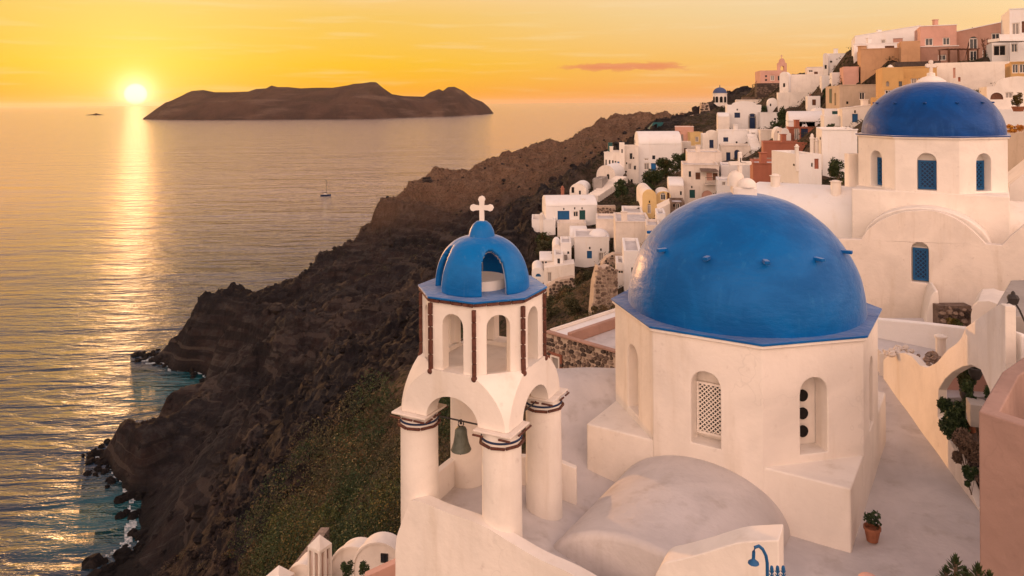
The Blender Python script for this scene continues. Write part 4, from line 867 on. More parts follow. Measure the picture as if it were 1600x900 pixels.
# capital slabs, glazed brick bands round the columns
for (x, y), a in zip(pc, PD):
    ca = a + 45
    mb = MB(); mb.box((x, y, 68.42), (.86, .86, .05), Matrix.Rotation(R(ca), 3, 'Z')); mb.build('capital_slab', WHITE2, bt, bevel=.02)
    mb = MB(); mb.lathe([(.405, 68.23), (.425, 68.235), (.425, 68.265), (.405, 68.27)], (x, y, 0), 40); mb.build('blue_band', NAVY, bt)
    n = 9
    for k in range(n):
        th = 2 * math.pi * (k + .5) / n; 
        tbrick(Matrix.Translation((x + .425 * math.cos(th), y + .425 * math.sin(th), 68.165 + rg.uniform(-.006, .006))) @ Matrix.Rotation(th, 4, 'Z'), (.05, 2 * .43 * math.tan(math.pi / n) * .93, .05))
    for sd in range(4):
        for k in range(3):
            if rg.random() < .15: continue
            Mx = Matrix.Translation((x, y, 68.365)) @ Matrix.Rotation(R(ca + 90 * sd), 4, 'Z') @ Matrix.Translation(((k - 1) * .30, -.455, rg.uniform(-.008, .008)))
            tbrick(Mx, (round(rg.choice((.20, .24, .27)), 2), .04, .035))
# arcade: four arched faces with swelling corners up to the octagon
HS = 1.30
def qd(z):
    t = (z - 68.45) / (69.45 - 68.45); t = max(0, min(1, t)); return 1.245 + (1.80 - 1.245) * (1 - t ** 1.9) ** .75 * (1 if t < 1 else 0)
zs = [68.45 + (69.45 - 68.45) * k / 14 for k in range(15)]
mb = MB()
for k in range(4):
    nrm = PD[k] - 45                                     # face normals -117.35, -27.35 ...
    xdir = nrm + 90; cx, cy = CT[0] + HS * math.cos(R(nrm)), CT[1] + HS * math.sin(R(nrm))
    M = frame((cx, cy, 0), xdir)
    w = [math.sqrt(2) * qd(z) - HS for z in zs]
    ar = .62; zc = 68.45; ah = .50
    notch = [(ar * math.cos(math.pi * q / 20), zc + ah * math.sin(math.pi * q / 20)) for q in range(21)]   # right to left
    outer = [(-w[0], zs[0])] + [(x, z) for x, z in notch[::-1]] + [(w[0], zs[0])] + [(w[i], zs[i]) for i in range(1, 15)] + [(-w[i], zs[i]) for i in range(14, 0, -1)]
    mb.plate(outer, [], M, .42)
    # swelling corner to the next face (turn +90)
    M2 = frame((CT[0] + HS * math.cos(R(nrm + 90)), CT[1] + HS * math.sin(R(nrm + 90)), 0), xdir + 90)
    L = [M @ Vector((w[i], 0, zs[i])) for i in range(15)]; Rr = [M2 @ Vector((-w[i], 0, zs[i])) for i in range(15)]
    mid = [(a + b) / 2 for a, b in zip(L, Rr)]
    mb.add(L + Rr, [[i, 15 + i, 16 + i, i + 1] for i in range(14)])
arc = mb.build('arcade', WHITE, bt, angle=40)
mb = MB(); mb.prism(octa(CT, 1.30, AT), 69.20, 69.36); mb.build('belfry_floor', WHITE2, bt)
# belfry: eight arched openings, brick ribs at the corners
mb = MB()
for i in range(8):
    M, L = oct_face(CT, 1.345, AT, i, 69.36)
    mb.plate([(0, 0), (L, 0), (L, 1.56), (0, 1.56)], [arch(L / 2, .50, .03, 1.28)], M, .26, rim=False)
mb.build('belfry_wall', WHITE, bt, bevel=.012)
for i, (x, y) in enumerate(octa(CT, 1.375, AT)):
    a = AT + 45 * i; z = 69.44
    for k in range(5):
        h = rg.uniform(.25, .31); tbrick(Matrix.Translation((x, y, z + h / 2)) @ Matrix.Rotation(R(a), 4, 'Z') @ Matrix.Rotation(R(rg.uniform(-1.5, 1.5)), 4, 'Y'), (.075, .085, round(h - .018, 2))); z += h
    mb = MB(); mb.sphere((x + .01 * math.cos(R(a)), y + .01 * math.sin(R(a)), 69.40), .065, 12); mb.build('drop_ball', BRICK, bt)
for i in range(8):
    M, L = oct_face(CT, 1.40, AT, i, 70.885)
    for k in range(4):
        tbrick(M @ Matrix.Translation((L * (k + .5) / 4, 0, rg.uniform(-.004, .004))), (round(L / 4 - .02, 2), .05, .06))
mb = MB(); mb.prism(octa(CT, 1.44, AT), 70.925, 70.965); mb.build('rim_slab', CYAN, bt, bevel=.012)
# lobed dome with four open arches
DO = [-72.35 + 90 * k for k in range(4)]
na, ne = 192, 44; vs = []; r0, hh = 1.07, 1.12
def dome_pt(a, e):
    d = min(abs((math.degrees(a) - q + 180) % 360 - 180) for q in DO)
    lob = .90 + .10 * min(1, (d / 30)) ** .8 if d < 30 else 1.
    r = r0 * math.cos(e) ** .74 * (1 - (1 - lob) * math.cos(e * .8))
    return Vector((CT[0] + r * math.cos(a), CT[1] + r * math.sin(a), 70.96 + hh * math.sin(e)))
for j in range(ne + 1):
    for i in range(na): vs.append(dome_pt(2 * math.pi * i / na, math.pi / 2 * .97 * j / ne))
fs = []
for j in range(ne):
    for i in range(na):
        a = 360 * (i + .5) / na; e = .97 * 90 * (j + .5) / ne
        d = min(abs((a - q + 180) % 360 - 180) for q in DO)
        hw = 15.5; zz = hh * math.sin(R(e))
        if zz < .93 and d < hw * (1 if zz < .62 else math.sqrt(max(0, 1 - ((zz - .62) / .31) ** 2))) / max(.5, 1.0): continue
        fs.append([j * na + i, j * na + (i + 1) % na, (j + 1) * na + (i + 1) % na, (j + 1) * na + i])
mb = MB(); mb.add(vs, fs); dm = mb.build('lobed_dome', CYAN, bt, angle=60)
q = dm.modifiers.new('thick', 'SOLIDIFY'); q.thickness = .13; q.offset = -1
mb = MB(); mb.lathe([(.30, 0), (.285, .10), (.26, .2), (.20, .31), (.12, .38), (.02, .405)], (CT[0], CT[1], 72.0), 32); mb.build('cap', CYAN, bt, angle=60)
mb = MB(); mb.lathe([(.56, 70.965), (.56, 71.10), (.52, 71.16), (.02, 71.17)], (CT[0], CT[1], 0), 32); mb.build('inner_plinth', WHITE, bt)
mb = MB(); mb.plate(cross_poly(.58, .52, .10), [], frame((CT[0], CT[1] - .05, 72.36), -6), .10); mb.build('cross', WHITE, bt, bevel=.015)
for k in range(4):
    a, b = pc[k], pc[(k + 1) % 4]; d = (Vector(a) - Vector(b)).normalized() * .3
    mb = MB(); mb.tube([(a[0] - d.x, a[1] - d.y, 68.36), (b[0] + d.x, b[1] + d.y, 68.36)], .018, 8); mb.build('tie_rod', IRON, bt)
mb = MB()
for k in range(9): mb.box((pc[0][0] + rg.uniform(-.14, .18), pc[0][1] - .1 + rg.uniform(-.1, .1), 68.475 + .005 * k), (.22, .10, .012), Matrix.Rotation(rg.uniform(-.6, .6), 3, 'Z'))
mb.build('slate_chips', STONE3, bt, smooth=False, kind='stuff')
# the bell hangs from the rod between the left and the front column
pa, pb = Vector(pc[3]), Vector(pc[0]); bp = pa.lerp(pb, .52); bp = Vector((bp.x, bp.y, 68.35))
be = thing('church_bell', 'weathered bronze bell hanging from an iron rod between the columns of the bell tower', 'bell', (bp.x, bp.y, 67.75))
mb = MB(); mb.lathe([(.205, -.60), (.215, -.585), (.20, -.55), (.16, -.44), (.135, -.30), (.125, -.18), (.10, -.13), (.03, -.11), (.02, -.11)], bp, 32)
mb.build('bell_body', BRONZE, be, angle=50)
mb = MB(); mb.lathe([(.19, -.60), (.14, -.44), (.11, -.2), (.01, -.15)], bp, 24); mb.build('bell_inside', IRON, be)
mb = MB()
for s_ in (-1, 1): mb.tube([bp + Vector((s_ * .02, 0, -.12)), bp + Vector((s_ * .055, 0, -.07)), bp + Vector((s_ * .05, 0, -.01)), bp + Vector((0, 0, .025))], .014, 6)
mb.box(bp + Vector((0, 0, -.01)), (.05, .05, .09)); mb.build('yoke', IRON, be)
mb = MB(); mb.tube([bp + Vector((0, 0, -.2)), bp + Vector((.005, 0, -.64)), bp + Vector((-.01, 0, -.70))], .010, 6); mb.sphere(bp + Vector((0, 0, -.62)), .032, 8); mb.build('clapper', BRONZE, be)

# ------------------------------------------------------------------ second domed church behind
C2 = (19.33, 34.83); A2 = -190.16
c2 = thing('domed_church', 'white church with the second, deeper blue dome and blue lattice windows, at the upper right', 'church', (C2[0], C2[1], 66))
R2 = 3.17
mb = MB(); zb = 70.5
for i in range(8):
    M, L = oct_face(C2, R2, A2, i, zb)
    mb.plate([(0, 0), (L, 0), (L, 2.84), (0, 2.84)], [arch(L / 2, .74, .60, 2.20)], M, .42, back=False, rim=False)
mb.build('drum', WHITE, c2, bevel=.03)
mb = MB(); mb.prism(octa(C2, 2.72, A2), zb, 73.3); mb.build('inner_wall', WHITE, c2, smooth=False)
def blue_window(M, w, h, parent, z=0):
    """framed blue lattice casement, lower left corner at the origin of M"""
    f = MB(); f.plate(rect(0, w, 0, h), [rect(.09, w - .09, .09, h - .09)], M, .06); fo = f.build('window', BLUE, parent, bevel=.006, seg=1)
    g = MB(); g.add([M @ Vector(v) for v in ((.08, .045, .08), (w - .08, .045, .08), (w - .08, .045, h - .08), (.08, .045, h - .08))], [[0, 1, 2, 3]]); g.build('pane', NAVY, fo, smooth=False)
    lattice(M @ Matrix.Translation((.09, .0, .09)), w - .18, h - .18, .13, .038, BLUE, fo, .018)
    return fo
for i in range(8):
    M, L = oct_face(C2, R2, A2, i, zb)
    blue_window(M @ Matrix.Translation((L / 2 - .35, .34, .62)), .70, 1.25, c2)
mb = MB(); mb.prism(octa(C2, 3.25, A2), 73.30, 73.385); mb.build('cornice', WHITE, c2, bevel=.02)
mb = MB(); mb.prism(octa(C2, 3.30, A2), 73.388, 73.43); mb.build('rim_slab', ROYAL, c2, bevel=.015)
prof = [(2.93 * math.cos(math.pi / 2 * k / 36), 73.43 + 2.42 * math.sin(math.pi / 2 * k / 36)) for k in range(36)] + [(0.02, 75.85)]
mb = MB(); mb.lathe(prof, (C2[0], C2[1], 0), 112); mb.build('dome', ROYAL, c2, angle=60)
for k in range(12):
    a = R(-95 + 30 * k); zz = 74.85; rr = 2.36
    mb = MB(); mb.box((C2[0] + rr * math.cos(a), C2[1] + rr * math.sin(a), zz), (.22, .12, .07), Matrix.Rotation(a, 3, 'Z')); mb.build('dome_step', ROYAL, c2, bevel=.02)
mb = MB(); mb.lathe([(.62, 75.72), (.60, 75.86), (.36, 76.02), (.18, 76.08), (.17, 76.22), (.01, 76.25)], (C2[0], C2[1], 0), 24); fi = mb.build('finial', WHITE, c2)
mb = MB(); mb.plate(cross_poly(.62, .52, .13), [], frame((C2[0], C2[1] - .06, 76.2), 0), .12); mb.build('cross', WHITE2, fi, bevel=.02)
# square under the drum and the four barrel-vaulted arms
sq = [(C2[0] + 4.20 * math.cos(R(-77.7 + 90 * k)), C2[1] + 4.20 * math.sin(R(-77.7 + 90 * k))) for k in range(4)]
mb = MB(); mb.prism(sq, 62, 71.02); mb.build('base_block', WHITE, c2, bevel=.05)
AN = -122.7
def arm(d0, length, half, h, zsp, name='barrel_vault', wall=7, mat=WHITE):
    dx, dy = math.cos(R(d0)), math.sin(R(d0)); o = (C2[0] + dx * length, C2[1] + dy * length, zsp)
    mb = MB(); mb.vault(frame(o, d0 + 90), half, length - .3, h, wall, 32); return mb.build(name, mat, c2, bevel=.06, angle=50)
arm(AN, 4.10, 2.35, 1.55, 68.95); arm(AN - 90, 7.9, 2.25, 1.75, 69.05, mat=PALE); arm(AN + 90, 6.5, 2.35, 1.55, 68.95); arm(AN + 180, 6, 2.3, 1.6, 69)
# gable wall: a flush front wall that runs on to both sides, with a window and two arched crests
gd = 4.55; gx, gy = C2[0] + gd * math.cos(R(AN)), C2[1] + gd * math.sin(R(AN))
Mg = frame((gx, gy, 0), AN + 90)
def gxz(px, py):
    p = Mg.inverted() @ PP(px, py, Vector((gx, gy, 0)), Vector((math.cos(R(AN)), math.sin(R(AN)), 0))); return (p.x, p.z)
topl = [gxz(*q) for q in [(1296, 395), (1310, 374), (1345, 374)]] + [gxz(*q) for q in [(1356, 358), (1372, 346), (1392, 336), (1415, 330), (1443, 328), (1468, 331), (1490, 339), (1510, 352), (1526, 366), (1540, 381)]] + [gxz(*q) for q in [(1566, 383), (1580, 368), (1600, 352), (1625, 340), (1650, 336), (1690, 345)]]
w0, w1 = gxz(1424, 440), gxz(1451, 380)
wc = (w0[0] + w1[0]) / 2; ww = abs(w1[0] - w0[0]); wz0, wz1 = w0[1], w1[1]
mb = MB(); outer = [(topl[0][0], 60), (topl[-1][0], 60)] + topl[::-1]
mb.plate(outer, [arch(wc, ww, wz0, wz1)], Mg, .30, back=False); mb.build('gable_wall', WHITE2, c2, bevel=.04)
mb = MB(); mb.plate(rect(topl[0][0], topl[-1][0], 60, 68.9), [], Mg @ Matrix.Translation((0, .302, 0)), .3); mb.build('inner_wall', WHITE, c2, smooth=False)
blue_window(Mg @ Matrix.Translation((wc - ww / 2 + .04, .20, wz0 + .04)), ww - .06, wz1 - wz0 - .30, c2)

# ------------------------------------------------------------------ village houses
KIND = {'b': BLUE, 'n': NAVY, 'B': DOORB, 't': TEAL, 'g': GLASS, 'r': BROWN, 'o': BLACKP, 'w': GREYR, 'p': ROSE, 'R': TERRA, 'y': YELLOW}
def win_part(M, w, h, kind, parent, door, arched, framed, proud=False):
    """one opening: pane or leaf set back in the wall, frame as its child"""
    sh_ = arch(0, w, 0, h, 8) if arched and h > w * .6 else rect(-w / 2, w / 2, 0, h)
    if proud: M = M @ Matrix.Translation((0, -.03, 0))
    else: M = M @ Matrix.Translation((0, .13, 0))
    mb = MB(); mb.plate(sh_, [], M, .05)
    o = mb.build('door' if door else 'window', KIND[kind], parent, smooth=False)
    if framed:
        t = min(.10, w * .14); f = MB()
        f.plate(rect(-w / 2, w / 2, 0, h * (.86 if arched else 1)), [rect(-w / 2 + t, -t * .3, t, h * (.86 if arched else 1) - t), rect(t * .3, w / 2 - t, t, h * (.86 if arched else 1) - t)], M @ Matrix.Translation((0, -.035, 0)), .033)
        f.build('frame', WHITE if kind in 'gow' else KIND[kind], o, smooth=False)
    return o
def house(label, x0, x1, yt, yb, Y, mat=None, yaw=None, d=7., roof='flat', rise=None, win=(), side=(), ext=4., chim=(), cat='house', name='house', par=.32, rmat=None, group=None, rlabel=None, slope=0.):
    """house whose front spans pixels x0..x1, yt..yb at distance Y; windows are (px, py of centre, w px, h px, kind) on the front or the left side"""
    mat = mat or (WHITE, PALE, WHITE2, WHITE, PALE)[int(x0 * 3 + yt * 7) % 5]
    xc = (x0 + x1) / 2; O = P(xc, yb, Y)
    if yaw is None: yaw = -.78 * math.degrees(math.atan(O.x / O.y))
    n = Vector((math.sin(R(yaw)), -math.cos(R(yaw)), 0))
    L = PP(x0, yb, O, n); Rr = PP(x1, yb, O, n); w = (Vector((Rr.x, Rr.y)) - Vector((L.x, L.y))).length
    z1 = P(xc, yt, Y).z; z0 = O.z - ext
    M = frame((L.x, L.y, 0), yaw); Mi = M.inverted(); k = Y / FPX
    t = thing(name, label, cat, (O.x, O.y, O.z), group)
    holes = []; wins = []
    for q in win:
        px, py, pw, ph, kd = q[:5]; kd0 = kd; door = 'D' in kd; ar = 'a' in kd; kd = kd.replace('D', '').replace('a', '')
        c = Mi @ PP(px, py, O, n); cw = pw * k * 1.03 / max(.5, abs(math.cos(R(yaw) - math.atan(xc / FPX - HX / FPX) * 0))); chh = ph * k
        a, b = c.x - cw / 2, c.x + cw / 2; lo = c.z - chh / 2; hi = c.z + chh / 2
        a = max(a, .12); b = min(b, w - .12); hi = min(hi, z1 - (.15 if roof != 'vx' else (rise or 1) + .02)); lo = min(lo, hi - .3)
        if b - a < .1: continue
        ok = all(b < h[0] - .04 or a > h[1] + .04 or hi < h[2] - .04 or lo > h[3] + .04 for h in holes)
        if not ok: continue
        holes.append((a, b, lo, hi, ar)); wins.append((a, b, lo, hi, kd, door, ar, pw >= 5))
    hp = [(arch((a + b) / 2, b - a, lo, hi, 8) if ar and hi - lo > (b - a) * .6 else rect(a, b, lo, hi)) for a, b, lo, hi, ar in holes]
    T = .24; mb = MB(); rise_ = rise or 0
    if roof == 'vy':
        r_ = rise or w * .28; N = 14
        top = [(w / 2 + w / 2 * math.cos(math.pi * i / N), z1 - r_ + r_ * math.sin(math.pi * i / N)) for i in range(N + 1)]
        mb.plate([(0, z0), (w, z0)] + top, hp, M, T)
        mb.build('front_wall', mat, t, smooth=True, angle=30, bevel=.03, seg=1)
        b2 = MB(); b2.vault(M @ Matrix.Translation((w / 2, T + .002, z1 - r_ - .04)), w / 2 - .03, d, r_, z1 - r_ - z0, 16); b2.build('vaulted_roof', rmat or PALE, t, angle=50)
    else:
        zt = z1 - rise_ if roof == 'vx' else z1
        if roof == 'slope': outer = [(0, z0), (w, z0), (w, z1 + slope), (0, z1)]
        elif roof == 'gable':
            N = 10; g = rise or w * .2; outer = [(0, z0), (w, z0), (w, z1 - g)] + [(w / 2 + w * .36 * math.cos(math.pi * i / N), z1 - g + .05 + (g - .05) * math.sin(math.pi * i / N)) for i in range(N + 1)] + [(0, z1 - g)]; zt = z1 - g
        else: outer = rect(0, w, z0, zt)
        mb.plate(outer, hp, M, T)
        def bx(xa, xb, ya, yb_, za, zb):
            mb.quadbox([M @ Vector(v) for v in ((xa, ya, za), (xb, ya, za), (xb, yb_, za), (xa, yb_, za))], [M @ Vector(v) for v in ((xa, ya, zb), (xb, ya, zb), (xb, yb_, zb), (xa, yb_, zb))])
        if roof == 'vx':
            bx(0, w, T + .002, d, z0, zt); N = 14
            prof = [(d / 2 - d / 2 * math.cos(math.pi * i / N), zt + rise_ * math.sin(math.pi * i / N)) for i in range(N + 1)]
            b2 = MB(); vs = [M @ Vector((.0, y, z)) for y, z in prof] + [M @ Vector((w, y, z)) for y, z in prof]; m_ = N + 1
            b2.add(vs, [[i, i + 1, m_ + i + 1, m_ + i] for i in range(N)] + [list(range(m_)), list(range(m_, 2 * m_)), [0, m_, 2 * m_ - 1, m_ - 1]])
            b2.build('vaulted_roof', rmat or PALE, t, angle=50, bevel=.12, seg=2)
        elif roof == 'slope':
            pts = [M @ Vector(v) for v in ((0, T, z0), (w, T, z0), (w, d, z0), (0, d, z0))]; tp_ = [M @ Vector(v) for v in ((0, T, z1), (w, T, z1 + slope), (w, d, z1 + slope), (0, d, z1))]
            mb.quadbox(pts, tp_)
        else:
            bx(0, w, T + .002, d, z0, zt - par); bx(0, .2, T + .002, d, zt - par + .002, zt); bx(w - .2, w, T + .002, d, zt - par + .002, zt); bx(.2, w - .2, d - .2, d, zt - par + .002, zt)
            b2 = MB(); zr = zt - par + .02; b2.quadbox([M @ Vector(v) for v in ((.21, T + .02, zr), (w - .21, T + .02, zr), (w - .21, d - .21, zr), (.21, d - .21, zr))], [M @ Vector(v) for v in ((.21, T + .02, zr + .03), (w - .21, T + .02, zr + .03), (w - .21, d - .21, zr + .03), (.21, d - .21, zr + .03))])
            b2.build('flat_roof', rmat or ROOFW, t, smooth=False)
        mb.build('wall', mat, t, bevel=.03, seg=1, angle=40)
        if roof in ('flat', 'slope') and cat == 'house' and w > 2.2:
            c3 = MB(); sl_ = slope if roof == 'slope' else 0; zc_ = z1
            c3.quadbox([M @ Vector(v) for v in ((-.06, -.06, zc_ - .02), (w + .06, -.06, zc_ - .02 + sl_), (w + .06, .2, zc_ - .02 + sl_), (-.06, .2, zc_ - .02))], [M @ Vector(v) for v in ((-.06, -.06, zc_ + .08), (w + .06, -.06, zc_ + .08 + sl_), (w + .06, .2, zc_ + .08 + sl_), (-.06, .2, zc_ + .08))])
            c3.build('coping', PALE if mat in (ROSE, PINK, PALE) else mat, t, smooth=False)
    for a, b, lo, hi, kd, door, ar, fr in wins:
        win_part(M @ Matrix.Translation(((a + b) / 2, 0, lo)), b - a, hi - lo, kd, t, door, ar, fr)
    ns = Vector((-math.cos(R(yaw)), -math.sin(R(yaw)), 0)); Ms = frame((L.x, L.y, 0), yaw - 90); Msi = Ms.inverted()
    for q in side:
        px, py, pw, ph, kd = q[:5]; door = 'D' in kd; ar = 'a' in kd; kd = kd.replace('D', '').replace('a', '')
        c = PP(px, py, L, ns); cl = Msi @ c
        if cl.x > -.1 or cl.x < -d + .2: cl.x = max(min(cl.x, -.5), -d + .5)
        hh = ph * k; win_part(Ms @ Matrix.Translation((cl.x, 0, cl.z - hh / 2)), .75 if pw < 6 else 1.1, hh, kd, t, door, ar, pw >= 5, True)
    if not chim and cat == 'house' and roof != 'gable' and w > 3 and (x0 * 7 + yt * 3) % 5 < 3 and Y < 140: chim = [(x0 + (x1 - x0) * (.2 + .6 * ((x0 * 13 + yt * 5) % 10) / 10), .55 / k, .9 / k, 1.2 + (x1 * 3) % 3)]
    for (px, w_, h_, off) in chim:
        c = PP(px, yt, O, n); c2_ = Mi @ c; cc = M @ Vector((c2_.x, off, z1 - rise_ + h_ * k / 2 - .1)); ww_ = w_ * k
        b3 = MB(); b3.box(cc, (ww_, ww_, h_ * k + .2)); b3.box(cc + Vector((0, 0, h_ * k / 2 + .12)), (ww_ * 1.25, ww_ * 1.25, .08)); b3.build('chimney', mat, t, bevel=.02, seg=1)
    return t

for h_ in exec_houses: house(**h_)

# vaulted left gable of the ridge church, roof domes, turrets and small finials
def mini(name, label, cat, fn):
    t = thing(name, label, cat, (0, 0, 0)); loc = fn(t); return t
def gable_front(label, px, w, yt, yb, Y, yaw, mat=WHITE, kind='o'):
    house(label, px - w / 2, px + w / 2, yt, yb, Y, mat, yaw=yaw, d=1.2, roof='vy', rise=w * Y / FPX * .5, win=[(px, (yt + yb) / 2 + 2, 2.5, 6, kind)], cat='gable', name='church_gable')
gable_front('rounded white church gable catching the sun below the pink church', 1225, 14, 112, 150, 142, -40)
gable_front('sunlit rounded gable at the left end of the grey skyline house', 1290, 8, 83, 122, 128, -40)
def dome_on(parent_label, px, py_base, r_px, h_px, Y, mat, name='roof_dome', cat='dome', drum=0.):
    c = P(px, py_base, Y); k = Y / FPX; r = r_px * k; h = h_px * k
    mb = MB(); mb.lathe([(r, -drum - .3), (r, 0)] + [(r * math.cos(math.pi / 2 * q / 10), h * math.sin(math.pi / 2 * q / 10)) for q in range(1, 10)] + [(.02, h)], c, 28)
    return tag(mb.build(name, mat, angle=50), parent_label, cat)
dome_on('small pale dome on the roof of the pale blue door house', 936, 371, 17, 14, 91, PALE)
# distant round chapel with a grey blue dome
Yc = 190; c = P(1125, 175, Yc); k = Yc / FPX
t = thing('domed_chapel', 'tiny white round chapel with a grey blue dome, far left of the ridge', 'chapel', c)
mb = MB(); mb.lathe([(2.0, -3), (2.0, 1.9), (1.75, 2.0), (1.75, 4.6), (1.85, 4.65), (1.85, 4.75)], c, 24); mb.build('drum', WHITE, t, angle=40)
mb = MB(); mb.lathe([(1.72, 4.75)] + [(1.72 * math.cos(math.pi / 2 * q / 8), 4.75 + 1.45 * math.sin(math.pi / 2 * q / 8)) for q in range(1, 8)] + [(.1, 6.2), (.08, 6.7), (.02, 6.8)], c, 24); mb.build('dome', paint('faded_blue_paint', (.06, .09, .20), .15, 2.), t, angle=50)
for a in (-130, -95, -60, -160):
    M = frame(c + Vector((1.99 * math.cos(R(a)) * .89, 1.99 * math.sin(R(a)) * .89, 2.4)), a + 90); win_part(M, .7, 1.5, 'o', t, False, True, False, True)
# bell gable tower of the pink church
Yc = 168; c = P(1222.5, 112, Yc)
t = thing('church_tower', 'small pink bell turret of the skyline church', 'tower', c)
mb = MB(); w = .95; mb.plate([(-w, -2), (w, -2), (w, 1.9), (.62, 2.0), (.5, 2.6), (.25, 2.95), (-.25, 2.95), (-.5, 2.6), (-.62, 2.0), (-w, 1.9)], [arch(0, .8, .3, 1.3, 8)], frame(c, -8), 1.2); mb.build('turret', ROSE, t, bevel=.03, seg=1)
mb = MB(); mb.plate(cross_poly(.9, .6, .12, False), [], frame(c + Vector((0, .4, 2.9)), -8), .12); mb.build('cross', ROSE, t, smooth=False)

# green hipped roof beyond the vaulted house
Yc = 172; a0 = P(1013, 207, Yc); b0 = P(1054, 205, Yc); zt = P(1034, 191.5, Yc).z
t = thing('green_roofed_house', 'low house with a dark teal hipped roof at the foot of the headland', 'house', (a0.x, a0.y, a0.z))
x0_, x1_, y0_, y1_ = a0.x, b0.x, Yc, Yc + 5; ze = a0.z
mb = MB(); mb.add([(x0_, y0_, ze), (x1_, y0_, ze), (x1_, y1_, ze), (x0_, y1_, ze), (x0_ + 1.6, y0_ + 2.4, zt), (x1_ - 1.5, y0_ + 2.4, zt)], [[0, 1, 5, 4], [1, 2, 5], [2, 3, 4, 5], [3, 0, 4], [3, 2, 1, 0]]); mb.build('roof', TEAL, t, smooth=False)
mb = MB(); mb.prism([(x0_ + .4, y0_ + .4), (x1_ - .4, y0_ + .4), (x1_ - .4, y1_ - .4), (x0_ + .4, y1_ - .4)], ze - 4, ze - .02); mb.build('wall', WHITE2, t)
for q in range(4): win_part(frame((x0_ + 1 + q * 1.5, y0_ + .38, ze - 1.5), 0), .8, 1.0, 'g', t, False, False, False, True)

# balcony, canopy and rails of the pink balcony house
k = 98 / FPX; c = P(1110, 283, 97.2)
t = thing('balcony', 'small railed balcony on the tall pale pink house', 'balcony', c)
mb = MB(); mb.box(c + Vector((0, 0, -.35)), (1.5, .9, .12)); mb.build('slab', WHITE2, t)
mb = MB()
for q in range(11): mb.box(c + Vector((-.7 + .14 * q, -.42, .1)), (.03, .03, .85))
mb.box(c + Vector((0, -.42, .52)), (1.5, .05, .05)); mb.build('railing', TWIG, t, smooth=False)
c = P(1108, 266, 97); mb = MB(); mb.quadbox([c + Vector(v) for v in ((-1.15, -.3, -.15), (1.15, -.3, -.15), (1.0, .9, .12), (-1.0, .9, .12))], [c + Vector(v) for v in ((-1.15, -.3, -.09), (1.15, -.3, -.09), (1.0, .9, .2), (-1.0, .9, .2))])
tag(mb.build('canopy', STONE, smooth=False), 'brown canopy over the shuttered balcony door', 'canopy')
# porch door of the upper house
c = P(1175.6, 193, 139.5)
t = thing('porch_door', 'navy double door inside the tall arched white porch', 'door', c)
mb = MB(); mb.box(c, (.95, .08, 2.2)); mb.build('door_leaf', NAVY, t); mb = MB(); mb.box(c + Vector((0, 0, 1.5)), (.8, .06, .5)); mb.build('fanlight', NAVY, t)
# balcony slab right edge
c = P(1577, 63, 86.5); t = thing('balcony', 'white projecting balcony at the right edge of the skyline', 'balcony', c)
mb = MB(); mb.box(c, (3.6, 2.2, .35)); mb.box(c + Vector((0, -1.0, .3)), (3.6, .12, .6)); mb.build('slab', PALE, t, bevel=.03)
# chimneys and finials
def post(label, px, y0, y1, w, Y, mat=WHITE, cap=True, name='chimney'):
    a = P(px, y1, Y); b = P(px, y0, Y); k = Y / FPX; r = w * k / 2; h = b.z - a.z
    mb = MB(); prof = [(r, -1.2), (r, h * .72), (r * 1.25, h * .74), (r * 1.25, h * .80), (r * .8, h * .82), (r * .75, h * .92), (.01, h)]
    mb.lathe([(q[0] * 1.1, q[1]) for q in prof], a, 12 if not cap else 8); return tag(mb.build(name, mat, angle=40), label, 'chimney')
post('ornate white chimney on the corner of the house with the red panel', 1245, 225, 243, 6, 58)
post('tall white stepped chimney in front of the dark red wall', 1269, 208, 242, 6, 62)
post('second white chimney right of the tall stepped chimney', 1276, 214, 240, 6, 62)
post('reddish chimney on the cliff left of the small vaulted house', 879, 290, 310, 5, 113, REDBR)
post('white chimney at the left end of the wide house with the blue double door', 846, 332, 350, 5, 104)
post('white pointed spire standing on the ochre roof', 1391, 101, 118, 8, 78)
post('squat white chimney on the long vault of the second church', 1211.5, 271, 287, 13, 38, WHITE, False)
post('low white block chimney at the root of the long vault, by the shrub', 1306, 281, 292, 14, 36, WHITE, False)
post('white capped chimney by the slope house left of the second dome', 1350, 196, 207, 5, 66)
mb = MB(); a = P(1328, 300, 36.5); mb.box((a.x + .25, 36.8, a.z + .6), (.55, .5, 2.5)); tag(mb.build('buttress', WHITE, bevel=.04), 'plain white buttress at the left edge of the second drum', 'buttress')
# outside stairs: each step a part
def stair(label, p0, p1, n, width, mat=WHITE):
    t = thing('stairway', label, 'stairs', p0); d = (p1 - p0); dx = Vector((d.x, d.y, 0)); run = dx.length / n; u = dx.normalized(); ang = math.degrees(math.atan2(u.y, u.x))
    for i in range(n):
        c = p0 + d * ((i + .5) / n); mb = MB(); mb.box((c.x, c.y, c.z - .5), (run * 1.02, width, 1.0 + .004 * i), Matrix.Rotation(R(ang), 3, 'Z')); mb.build('step', mat, t, smooth=False)
    return t
stair('white stairway climbing right from the grey pavilion to the large vaulted house', P(925, 306, 114), P(972, 275, 124), 16, 2.0)
stair('grey white steps below the navy porch door', P(1182, 234, 112), P(1174, 208, 118), 9, 1.4, PALE)

